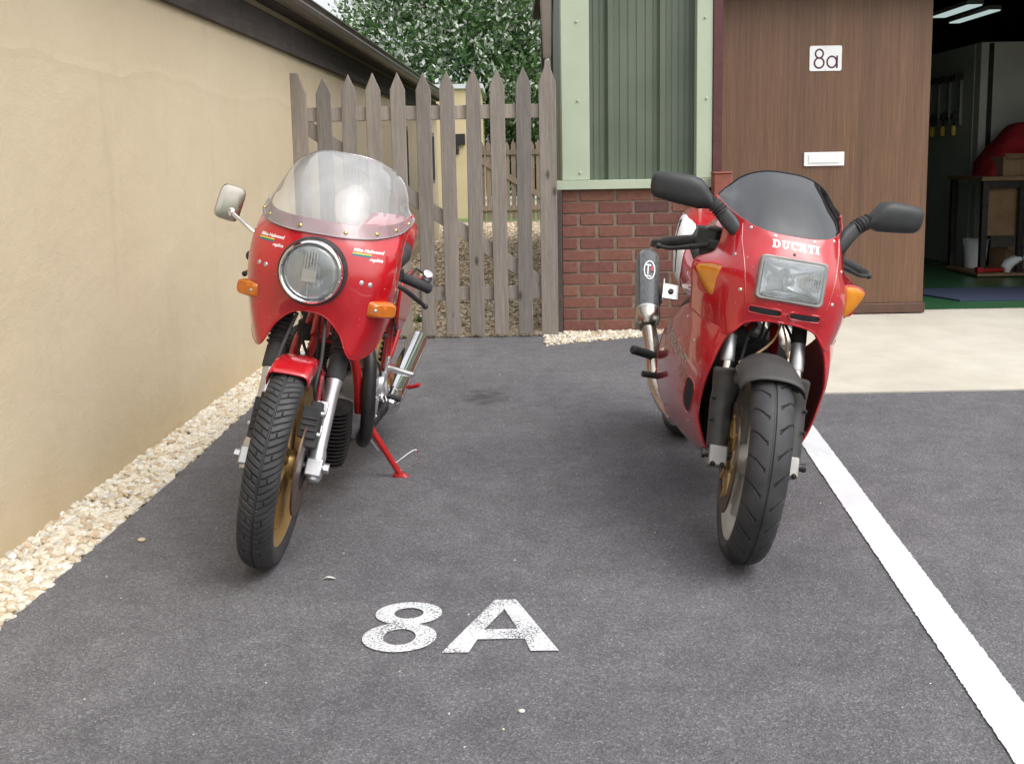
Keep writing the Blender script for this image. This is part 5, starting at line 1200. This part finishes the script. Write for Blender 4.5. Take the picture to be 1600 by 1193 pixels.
# nose vents: flat black patches stand for the shade inside the openings
for sx in (-1, 1):
    vs, fs = fan(rrect(.086, .0155, .007, 5)); decal(treeB, vs, fs, V((.055 * sx, -.4, .6825)), (1, 0, -.03 * 0), (0, 0, 1), (0, 1, 0), .0, .008).build('nose_vent', M['dark_soft'], ufB, smooth=False)
    rim = rrect(.090, .0195, .009, 6); pts = []
    for a, b in rim:
        h = treeB.ray_cast(V((.055 * sx + a, -.4, .6825 + b)), V((0, 1, 0)));  pts.append(h[0] - V((0, .0026, 0)))
    MB().tube(pts, .0028, 8, closed=True).build('vent_lip', M['red'], ufB)
# name across the nose, heavy slab letters
def rect(x0, y0, x1, y1): return ([(x0, y0), (x1, y0), (x1, y1), (x0, y1)], [(0, 1, 2, 3)])
def arcst(cx, cy, rx, ry, a0, a1, wx, wy, n=16):
    o_ = [(cx + rx * math.cos(R(a0 + (a1 - a0) * i / n)), cy + ry * math.sin(R(a0 + (a1 - a0) * i / n))) for i in range(n + 1)]
    i_ = [(cx + (rx - wx) * math.cos(R(a0 + (a1 - a0) * i / n)), cy + (ry - wy) * math.sin(R(a0 + (a1 - a0) * i / n))) for i in range(n + 1)]
    return o_ + i_, [(i, i + 1, n + 2 + i, n + 1 + i) for i in range(n)]
LET = {'D': (1.02, [rect(.10, .16, .40, .84), rect(0, 0, .5, .16), rect(0, .84, .5, 1), arcst(.46, .5, .54, .5, -88, 88, .30, .16)]),
 'U': (1.0, [rect(.10, .42, .40, .84), rect(0, .84, .48, 1), rect(.66, .42, .84, .84), rect(.56, .84, .98, 1), arcst(.47, .42, .37, .42, 180, 360, .24, .17)]),
 'C': (.92, [arcst(.5, .5, .5, .5, 42, 318, .30, .16), rect(.76, .66, .90, .98)]),
 'A': (1.08, [([(.10, .16), (.30, .16), (.58, .84), (.42, 1)], [(0, 1, 2, 3)]), ([(.62, .16), (.95, .16), (.64, 1), (.42, 1)], [(0, 1, 2, 3)]), rect(.34, .30, .70, .42), rect(0, 0, .40, .16), rect(.54, 0, 1.06, .16)]),
 'T': (.92, [rect(.31, .14, .61, .84), rect(0, .84, .92, 1), rect(0, .62, .13, .84), rect(.79, .62, .92, .84), rect(.2, 0, .72, .14)]),
 'I': (.52, [rect(.11, .16, .41, .84), rect(0, 0, .52, .16), rect(0, .84, .52, 1)])}
tot = sum(LET[c][0] for c in 'DUCATI') + .10 * 5; xx = -tot / 2; hgt = .0215; sc_x = .130 / tot; mb = MB(); k = 0
for ch in 'DUCATI':
    wd_, ps = LET[ch]
    for vs, fs in ps:
        d_ = decal(treeB, [((xx + a) * sc_x, (b - .5) * hgt) for a, b in vs], fs, V((.004, -.4, .8665)), (1, 0, 0), (0, 0, 1), (0, 1, 0), .00012 * (k % 5), .008); mb.add(d_.v, d_.f); k += 1
    xx += wd_ + .10
mb.build('lettering', M['white_print'], ufB, smooth=False)
# headlight
hb_ = empty('headlight'); hb_.parent = B
hN = V((0, -1, .13)).normalized(); hU = V((0, .13, 1)).normalized(); hC = V((0, .064, HB))
def hr(w_, h_, r_, off): return [hC + hN * off + V((a, 0, 0)) + hU * b for a, b in rrect(w_, h_, r_, 6)]
MB().grid([hr(.186, .122, .014, -.012), hr(.186, .122, .014, .004), hr(.180, .116, .012, .0075), hr(.168, .104, .010, .0070), hr(.166, .102, .010, .001)], True).build('rim', M['grey_cast'], hb_)
MB().grid([hr(.168, .104, .010, .004), hr(.160, .098, .014, -.012), hr(.120, .078, .02, -.045), hr(.05, .04, .012, -.062), hr(.002, .002, .0005, -.064)], True).build('reflector', M['reflector'], hb_)
MB().grid([hr(.170, .106, .010, .004), hr(.168, .104, .012, .010), hr(.150, .090, .014, .0125), hr(.09, .05, .012, .0135), hr(.002, .002, .0005, .014)], True).build('lens', M['lens_rib'], hb_)
MB().ball(hC + hN * -.035, .016, 16).build('bulb', M['alloy'], hb_)
mb = MB()
for i in range(7): mb.box(hC + hN * .0125 + V((.030 + i * .0072, 0, -.006)), (.0016, .003, .040))
mb.box(hC + hN * .0122 + V((-.02, 0, -.044)), (.09, .002, .002))
mb.build('lens_rib', M['lens_prism'], hb_, smooth=False)
# screen
q0 = [(x, y - .004, z - .006) for x, y, z in lip]
q1 = [(0, .195, .950), (.05, .200, .951), (.10, .220, .952), (.142, .268, .956), (.164, .335, .964), (.184, .405, .975)]
q2 = [(0, .290, 1.018), (.05, .294, 1.017), (.098, .310, 1.010), (.134, .345, .998), (.156, .378, .988), (.176, .410, .984)]
q3 = [(0, .385, 1.068), (.05, .388, 1.066), (.092, .395, 1.055), (.126, .405, 1.036), (.146, .412, 1.016), (.166, .418, .994)]
GS = surf([mirror_row(r) for r in (q0, q1, q2, q3)], 81, 41)
scB = MB().grid(GS).build('windscreen', M['screen_smoke'], B, ang=80)
mb = MB().tube(list(GS[-1]), .0025, 8); mb.tube([g[0] for g in GS], .0025, 8); mb.tube([g[-1] for g in GS], .0025, 8); mb.build('screen_edge', M['dark_soft'], scB)
# indicators set into the flanks
for sx in (-1, 1):
    ind = empty('indicator'); ind.parent = B
    nrm = V((.50 * sx, -.86, .05)).normalized(); tn = V((.86 * sx, .50, 0)).normalized(); c = V((.202 * sx, .178, .738))
    poly = [(-.034, .042), (.0, .043), (.030, .037), (.044, .028), (.041, .014), (.028, -.006), (.008, -.029), (-.012, -.045), (-.028, -.042), (-.036, -.024), (-.037, .012)]
    P = [(p.x, p.y) for p in cr([(a, b, 0) for a, b in poly + poly[:1]], 45)][:-1]
    def lv(off, k): return [c + nrm * off + tn * (a * k) + V((0, 0, b * k)) for a, b in P]
    MB().grid([lv(-.014, 1.12), lv(.002, 1.10), lv(.004, 1.0)], True).build('housing', M['red'], ind)
    MB().grid([lv(-.012, .98), lv(-.012, .3), lv(-.012, .02)], True).build('reflector', M['brass'], ind)
    MB().grid([lv(.001, 1.0), lv(.007, .96), lv(.010, .82), lv(.0115, .4), lv(.012, .02)], True).build('lens', M['amber'], ind)
    MB().ball(c + nrm * -.004 + V((0, 0, -.004)), .010, 12).build('bulb', M['amber_deep'], ind)
    pod = MB(); pod.loft([(c - nrm * .012, tn * .040, V((0, 0, .046)), 3), (c - nrm * .035 + tn * .006, tn * .034, V((0, 0, .040)), 3), (c - nrm * .09, tn * .01, V((0, 0, .02)), 2.5)], 32); pod.build('pod', M['red'], ind)
# side panels and belly
P0 = [(.098, .086, .643), (.145, .115, .628), (.188, .200, .630), (.217, .31, .642), (.224, .44, .612)]
P1 = [(.140, .108, .585), (.170, .145, .575), (.203, .25, .570), (.224, .42, .565), (.228, .56, .555)]
P2 = [(.162, .118, .500), (.182, .168, .495), (.208, .30, .490), (.226, .50, .490), (.227, .70, .495)]
P3 = [(.166, .150, .420), (.182, .205, .415), (.205, .35, .410), (.221, .56, .410), (.221, .795, .410)]
P4 = [(.160, .175, .345), (.174, .235, .340), (.194, .38, .335), (.206, .57, .330), (.210, .81, .330)]
P5 = [(.135, .182, .280), (.148, .25, .275), (.168, .40, .268), (.182, .58, .262), (.190, .755, .258)]
P6 = [(.100, .188, .222), (.106, .26, .215), (.120, .40, .205), (.140, .52, .208), (.168, .64, .225)]
P7 = [(.045, .25, .185), (.045, .31, .180), (.050, .42, .176), (.055, .52, .178), (.06, .60, .190)]
for sx in (1, -1):
    rows = [[(x * sx, y, z) for x, y, z in r] for r in (P0, P1, P2, P3, P4, P5, P6, P7)]
    GP = surf(rows, 61, 111); pm = MB().grid(GP); tr = bvh(pm); sp_ = pm.build('side_fairing', M['red'], B, ang=80, solid=.0036)
    MB().grid([[p + V((-.0045 * sx, .002, 0)) for p in g] for g in GP]).build('lining', M['red_inner'], sp_, ang=80, solid=.001)
    mb = MB(); mb.tube([g[0] for g in GP], .0034, 8); mb.tube([g[-1] for g in GP], .003, 8); mb.tube(list(GP[0]), .0022, 8); mb.build('edge_roll', M['red'], sp_)
    d_ = (-sx, 0, 0)
    ex = V((0, -1, 0)) if sx < 0 else V((0, 1, 0))
    # air slot behind the front edge: black patch painted as its shaded opening
    poly = [(p.x, p.y) for p in cr([(.196, .428, 0), (.225, .438, 0), (.258, .428, 0), (.282, .385, 0), (.290, .348, 0), (.268, .328, 0), (.236, .334, 0), (.208, .365, 0), (.192, .402, 0), (.196, .428, 0)], 40)][:-1]
    vs, fs = fan(poly); decal(tr, vs, fs, V((.6 * sx, 0, 0)), (0, 1, 0), (0, 0, 1), d_, 0, .008).build('air_slot', M['dark_soft'], sp_, smooth=False)
    pts = []
    for a, b in poly:
        h = tr.ray_cast(V((.6 * sx, a, b)), V(d_));  pts.append(h[0] + V((sx * .0018, 0, 0)))
    MB().tube(pts, .003, 8, closed=True).build('slot_lip', M['red'], sp_)
    # side script in outlined capitals
    sl_ = -.19
    t1 = text2d('SUPERLIGHT', .058, .25, .0012); t2 = text2d('900', .060, .2, .0012)
    c1, c2 = V((.6 * sx, .43, .497)), V((.6 * sx, .31, .425)); exv = V((0, -sx * -1, 0)) if sx > 0 else V((0, -1, sl_))
    exv = V((0, -1, sl_)) if sx < 0 else V((0, 1, -sl_))
    if sx < 0: ezv = V((0, 0, 1))
    else: ezv = V((0, 0, 1))
    decal(tr, t1[0], t1[1], c1, exv, ezv, d_, 0, .012).build('lettering', M['grey_print'], sp_, smooth=False)
    decal(tr, t2[0], t2[1], c2, exv, ezv, d_, 0, .012).build('lettering', M['tan_print'], sp_, smooth=False)
    for (yy, zz) in ((.235, .545), (.33, .60), (.70, .44), (.60, .27), (.27, .30)):
        h = tr.ray_cast(V((.6 * sx, yy, zz)), V(d_))
        if h[0]: screw(sp_, h[0], h[1] if h[1].x * sx > 0 else -h[1], .0075, 'alloy')
# dark works inside the fairing
MB().loft([((0, .34, .36), (.115, 0, 0), (0, 0, .12), 4), ((0, .42, .38), (.135, 0, 0), (0, 0, .18), 4), ((0, .80, .40), (.15, 0, 0), (0, 0, .18), 4), ((0, 1.0, .36), (.12, 0, 0), (0, 0, .12), 4)], 28).build('engine', M['dark_soft'], B, ang=40)
mb = MB()
for i in range(13): mb.box((0, .315, .335 + i * .0115), (.20, .03, .0028))
mb.box((0, .318, .405), (.21, .02, .155)); mb.build('oil_cooler', M['dark_metal'], B, smooth=False)
MB().loft([((0, .20, .70), (.115, 0, 0), (0, 0, .05), 4), ((0, .30, .70), (.14, 0, 0), (0, 0, .06), 4), ((0, .42, .68), (.15, 0, 0), (0, 0, .06), 4)], 24).build('inner_tray', M['dark_soft'], B)
MB().box((0, .20, .675), (.25, .07, .045), Matrix.Rotation(R(-24), 3, 'X')).xf(SB).build('fork_yoke', M['dark_metal'], B, smooth=False, bevel=.01)
wires(B, 'cable', [(.02, .16, .655), (.0, .13, .60), (-.045, .11, .555), (-.09, .10, .525)], .0035, 'tan_print')
wires(B, 'cable', [(.015, .16, .66), (.035, .14, .61), (.05, .125, .555)], .0035, 'tan_print')
for p, s in (((-.020, .26, .60), (.016, .01, .014)), ((-.045, .26, .575), (.010, .01, .008)), ((.055, .26, .640), (.016, .01, .008))): MB().box(p, s, Matrix.Rotation(.4, 3, 'Y')).build('clip', M['white_plastic'], B, smooth=False, bevel=.002)
tbB = lambda pts, r, mat='red_flat', name='frame_tube': MB().tube(cr(pts, 14), r, 12).build(name, M[mat], B)
for sx in (-1, 1): tbB([(.03 * sx, .28, .62), (.06 * sx, .36, .55), (.09 * sx, .48, .48)], .014); tbB([(.03 * sx, .30, .70), (.12 * sx, .60, .70), (.12 * sx, 1.2, .66)], .014)
# mirrors
for sx in (-1, 1):
    mr = empty('mirror'); mr.parent = B
    ux = V((.985 * sx, .17, .0)).normalized(); uy = V((-.17 * sx, .985, 0)).normalized(); uz = V((.05 * sx, 0, 1))
    secs = []; kz = .020 if sx > 0 else 0; kx = .86 if sx > 0 else 1
    for (x, zc, hz, hy, yc) in ((.404, .973, .012, .012, .318), (.399, .973, .030, .026, .318), (.386, .973, .0385, .031, .316), (.34, .972, .043, .034, .308), (.29, .970, .045, .034, .300), (.262, .966, .043, .032, .296), (.243, .959, .032, .027, .293), (.230, .950, .022, .022, .291), (.222, .945, .020, .0205, .290)):
        secs.append((V(((.222 + (x - .222) * kx) * sx, yc - .045, zc + kz)), uy * hy, uz * hz, 2.8 if x > .25 else 2.2))
    MB().loft(secs, 36).build('shell', M['black_plastic'], mr, ang=60)
    c = V(((.222 + .100 * kx) * sx, .304 - .045 + .033, .972 + kz)); MB().loft([(c, ux * .062 * kx, uz * .034, 4), (c + uy * .002, ux * .060 * kx, uz * .033, 4)], 32).build('glass', M['mirror_glass'], mr)
    pts = cr([(.226 * sx, .248, .948 + kz), (.205 * sx, .242, .935 + kz), (.190 * sx, .236, .922 + kz)], 19)
    MB().tube(pts, [.0205 + .0028 * math.cos(i * PI / 2.2) for i in range(19)], 24).build('boot', M['rubber'], mr, ang=60)
    MB().loft([((.196 * sx, .238, .928 + kz), (0, .017, 0), (.014 * sx, 0, -.016), 2.6), ((.172 * sx, .226, .905 + kz * .7), (0, .019, 0), (.015 * sx, 0, -.018), 2.8), ((.150 * sx, .205, .884), (0, .018, 0), (.013 * sx, 0, -.016), 2.8), ((.140 * sx, .196, .876), (0, .008, 0), (.006 * sx, 0, -.008), 2.4)], 26).build('arm', M['black_plastic'], mr, ang=60)
# bars
for sx in (-1, 1):
    hb = empty('handlebar'); hb.parent = B
    a, b, e = SB(V((.10 * sx, .31, .850))), SB(V((.180 * sx, .375, .842))), SB(V((.302 * sx, .505, .806))); d = (e - b).normalized()
    MB().tube([a, b, e, e + d * .03], .011, 14).build('bar', M['dark_metal'], hb)
    n_ = 30; MB().tube([b + d * ((e - b).length * (.18 + .82 * i / n_)) for i in range(n_ + 1)], [.0165 + (.0010 if i % 2 else 0) for i in range(n_)] + [.0165], 18).build('grip', M['rubber'], hb, ang=60)
    MB().loft([(e + d * .004, V((0, .014, 0)), V((0, 0, .011)), 5), (e + d * .055, V((0, .015, 0)), V((0, 0, .012)), 5), (e + d * .060, V((0, .011, 0)), V((0, 0, .009)), 4)], 24).build('bar_end', M['black_plastic'], hb, ang=40)
    mb = MB(); rt = Matrix.Rotation(.5 * sx, 3, 'Z'); mb.box(b + V((0, -.012, .004)), (.066, .058, .062), rt); mb.box(b + V((-.005 * sx, -.01, -.036)), (.05, .045, .03), rt); mb.box(b + V((-.02 * sx, -.035, -.014)), (.052, .045, .036), rt); mb.box(b + V((-.012 * sx, -.03, .032)), (.044, .04, .018), rt); mb.build('switch_housing', M['black_plastic'], hb, smooth=False, bevel=.008)
    p = b + V((0, -.045, -.014)); q = e + V((.022 * sx, -.045, -.012)); pts = cr([p, p.lerp(q, .35) + V((0, -.016, -.004)), p.lerp(q, .75) + V((0, -.006, -.008)), q], 16)
    mb = MB().tube(pts, [.0085] * 6 + [.0078, .0072, .0068] + [.0062] * 7, 10); mb.ball(q, .0098, 12); mb.build('lever', M['black_plastic'], hb)
    wires(hb, 'cable', [b + V((-.02 * sx, -.04, 0)), V((.12 * sx, .22, .80)), V((.06 * sx, .20, .74)), V((.04 * sx, .26, .68))], .0042, 'rubber')
for x in (-.05, .05): MB().lathe([(.0001, 0), (.038, 0), (.042, .004), (.042, -.03), (.03, -.05), (.0001, -.05)], (x, .31, .925), (0, .5, .86), 28).build('instrument', M['black_plastic'], B)
# tank, seat, tail
MB().loft([((0, .36, .80), (.06, 0, 0), (0, 0, .05), 2.6), ((0, .42, .82), (.125, 0, 0), (0, 0, .085), 2.8), ((0, .56, .83), (.155, 0, 0), (0, 0, .105), 3), ((0, .78, .81), (.150, 0, 0), (0, 0, .10), 3), ((0, .95, .77), (.10, 0, 0), (0, 0, .065), 2.6), ((0, 1.0, .75), (.05, 0, 0), (0, 0, .04), 2.4)], 40).build('fuel_tank', M['red'], B, ang=60)
MB().loft([((0, .92, .735), (.09, 0, 0), (0, 0, .03), 3), ((0, 1.0, .735), (.125, 0, 0), (0, 0, .045), 3), ((0, 1.22, .76), (.135, 0, 0), (0, 0, .05), 3), ((0, 1.32, .80), (.125, 0, 0), (0, 0, .045), 3)], 30).build('seat', M['rubber'], B, ang=60)
tlm = MB().loft([((0, .92, .655), (.125, 0, 0), (0, 0, .06), 3), ((0, 1.05, .66), (.150, 0, 0), (0, 0, .085), 3), ((0, 1.25, .705), (.165, 0, 0), (0, 0, .115), 3), ((0, 1.42, .765), (.155, 0, 0), (0, 0, .115), 2.8), ((0, 1.60, .825), (.125, 0, 0), (0, 0, .085), 2.8), ((0, 1.75, .86), (.085, 0, 0), (0, 0, .05), 2.6), ((0, 1.80, .87), (.04, 0, 0), (0, 0, .025), 2.4)], 48)
trT = bvh(tlm); tl = tlm.build('tail_unit', M['red'], B, ang=60)
for sx in (-1, 1):
    poly = [(p.x, p.y) for p in cr([(1.10, .625, 0), (1.10, .69, 0), (1.18, .765, 0), (1.32, .835, 0), (1.50, .865, 0), (1.57, .84, 0), (1.52, .77, 0), (1.42, .70, 0), (1.28, .635, 0), (1.17, .60, 0), (1.10, .625, 0)], 40)][:-1]
    vs, fs = fan(poly); decal(trT, vs, fs, V((.6 * sx, 0, 0)), (0, 1, 0), (0, 0, 1), (-sx, 0, 0), 0, .015).build('number_panel', M['white_print'], tl, smooth=False)
    vs, fs = stroke2d([(p.x, p.y) for p in cr([(1.19, .655, 0), (1.24, .735, 0), (1.34, .765, 0), (1.42, .825, 0), (1.50, .84, 0)], 18)], .016); decal(trT, vs, fs, V((.6 * sx, 0, 0)), (0, 1, 0), (0, 0, 1), (-sx, 0, 0), .0006, .015).build('panel_stripe', M['dark_soft'], tl, smooth=False)
MB().box((0, 1.80, .845), (.08, .02, .03)).build('tail_light', M['red_lens'], B, smooth=False, bevel=.006)
# rear wheel, swing arm, exhausts, pegs, stand
rwB = empty('rear_wheel'); rwB.parent = B; RYB = 1.36
mb = tyre_mesh(RB + .004, .078, sect_fn(.078, .05, .075), gB, 500, 50); mb.xf(lambda p: p + V((0, RYB, RB + .004))); mb.build('tyre', M['tyre_rubber'], rwB, ang=24)
MB().lathe([(r_, h_ * 1.45) for r_, h_ in rimb], (0, RYB, RB), (1, 0, 0), 48, closed=True).build('rim', M['wheel_grey'], rwB)
mb = MB()
for k in range(3):
    a = 2 * PI * k / 3; p1 = V((0, RYB + math.sin(a) * (RB - .08), RB + math.cos(a) * (RB - .08))); p0 = V((0, RYB, RB)); sd_ = (p1 - p0).normalized().cross(V((1, 0, 0))); mb.loft([(p0, V((.03, 0, 0)), sd_ * .03, 4), (p1, V((.025, 0, 0)), sd_ * .025, 4)], 14)
mb.build('spoke', M['wheel_grey'], rwB)
mb = MB().tube([(-.15, RYB, RB), (.15, RYB, RB)], .012, 12); mb.build('axle', M['dark_metal'], rwB)
for sx in (-1, 1):
    MB().loft([((.115 * sx, .92, .33), (.014, 0, 0), (0, 0, .03), 4), ((.115 * sx, RYB + .05, RB), (.014, 0, 0), (0, 0, .024), 4)], 16).build('swing_arm', M['grey_cast'], B)
    ex_ = empty('exhaust'); ex_.parent = B
    p0, p1 = V((.250 * sx, 1.06, .488)), V((.261 * sx, 1.315, .682)); d = (p1 - p0).normalized()
    sdv = V((1, 0, 0)); upv = d.cross(sdv).normalized()
    MB().tube(cr([(.13 * sx, .72, .20), (.165 * sx, .84, .225), (.195 * sx, .93, .28), (.225 * sx, 1.0, .40), p0 - d * .02], 26), .0275, 18).build('link_pipe', M['steel'], ex_)
    MB().loft([(p0 - d * .058, sdv * .027, upv * .027, 2), (p0 - d * .045, sdv * .038, upv * .042, 2.2), (p0 - d * .02, sdv * .0455, upv * .052, 2.3), (p0, sdv * .0465, upv * .054, 2.3)], 36).build('cone', M['steel'], ex_)
    sm_ = MB().loft([(p0, sdv * .0455, upv * .053, 2.3), (p1 - d * .03, sdv * .0455, upv * .053, 2.3), (p1 - d * .008, sdv * .043, upv * .050, 2.3), (p1, sdv * .036, upv * .042, 2.3)], 40); trS = bvh(sm_)
    sil = sm_.build('silencer', M['carbon'], ex_, ang=50)
    for q in (.006, (p1 - p0).length - .012):
        MB().loft([(p0 + d * (q - .005), sdv * .0470 if q < .1 else sdv * .044, upv * .0545 if q < .1 else upv * .051, 2.3), (p0 + d * (q + .005), sdv * .0470 if q < .1 else sdv * .0425, upv * .0545 if q < .1 else upv * .0495, 2.3)], 36).build('band', M['alloy'], sil)
    MB().tube([p1 - d * .002, p1 + d * .012], .022, 20).build('outlet', M['steel'], ex_)
    # round maker's mark near the end of the can
    o_ = p0 + d * ((p1 - p0).length - .060) + V((0, -.3, .0)); eu = V((1, 0, 0)); ev = V((0, 0, 1)); lg = MB()
    for prt, lf, mi_ in ((stroke2d(ell(0, 0, .019, .030, 30), .0035, True), 0, 0), (rect(-.0015 - .006, -.016, .0015 - .006, .018), .0003, 0), (rect(-.013, .013, .004, .018), .0006, 0), (rect(.004, -.004, .016, .012), .0009, 1), (rect(-.016, -.024, .006, -.020), .0012, 0)):
        dd_ = decal(trS, prt[0], prt[1], o_, eu, ev, (0, 1, 0), lf, .006); lg.cm = mi_; lg.add(dd_.v, dd_.f)
    lg.build('maker_mark', [M['white_print'], M['red_flat']], sil, smooth=False)
    pb = MB(); pb.box((.205 * sx, 1.12, .575), (.006, .06, .095), Matrix.Rotation(R(-35), 3, 'X')); pb.box((.178 * sx, 1.088, .587), (.062, .006, .066), Matrix.Rotation(R(-38), 3, 'X')); pb.build('silencer_bracket', M['alloy'], ex_, smooth=False, bevel=.003)
    MB().tube([(.178 * sx, 1.081, .593), (.178 * sx, 1.090, .582)], .011, 12).build('bracket_bolt', M['dark_metal'], ex_)
    pg = empty('foot_peg'); pg.parent = B
    n_ = 22; a, b = V((.175 * sx, .985, .352)), V((.300 * sx, .905, .380)); MB().tube([a.lerp(b, i / n_) for i in range(n_ + 1)], [.0150 + .0018 * (i % 2) for i in range(n_)] + [.012], 14).build('peg', M['rubber'], pg)
    MB().prism([(-.04, -.05), (.03, -.04), (.03, .06), (-.02, .06)], (.165 * sx, .98, .36), (0, 1, 0), (0, 0, 1), .012 * sx).build('hanger_plate', M['grey_cast'], pg, bevel=.004)
    pd = empty('pedal'); pd.parent = B
    MB().tube(cr([(.18 * sx, .95, .345), (.205 * sx, .86, .322), (.215 * sx, .79, .322)], 10), .007, 10).build('arm', M['dark_metal'], pd)
    MB().tube([(.205 * sx, .785, .322), (.265 * sx, .765, .325)], .011, 12).build('rubber', M['rubber'], pd)
ss = empty('side_stand'); ss.parent = B
st0, st1 = V((.15, .70, .17)), V((.245, .78, .050)); MB().tube([st0, st1], .011, 12).build('leg', M['dark_metal'], ss)
MB().loft([(st1 + V((0, 0, .004)), V((.022, 0, .004)), V((0, .014, 0)), 3), (st1 + V((.004, 0, -.006)), V((.028, 0, .005)), V((0, .016, 0)), 3)], 20).build('foot', M['dark_metal'], ss)

for pts, r, m_ in (
    ([(-.03, .22, .66), (-.06, .18, .60), (-.075, .14, .54), (-.085, .11, .47)], .0045, 'rubber'),
    ([(.03, .22, .66), (.065, .18, .60), (.08, .15, .54), (.09, .12, .47)], .0045, 'rubber'),
    ([(-.01, .24, .66), (-.015, .25, .58), (-.06, .29, .52)], .004, 'rubber'),
    ([(.02, .26, .64), (.01, .28, .57), (.06, .30, .50)], .004, 'rubber')): wires(B, 'brake_hose', pts, r, m_)
MB().lathe([(.0001, .012), (.02, .012), (.034, .006), (.036, -.004), (.03, -.014), (.0001, -.018)], (-.06, .30, .57), (0, -1, .1), 28).build('horn', M['dark_metal'], B)
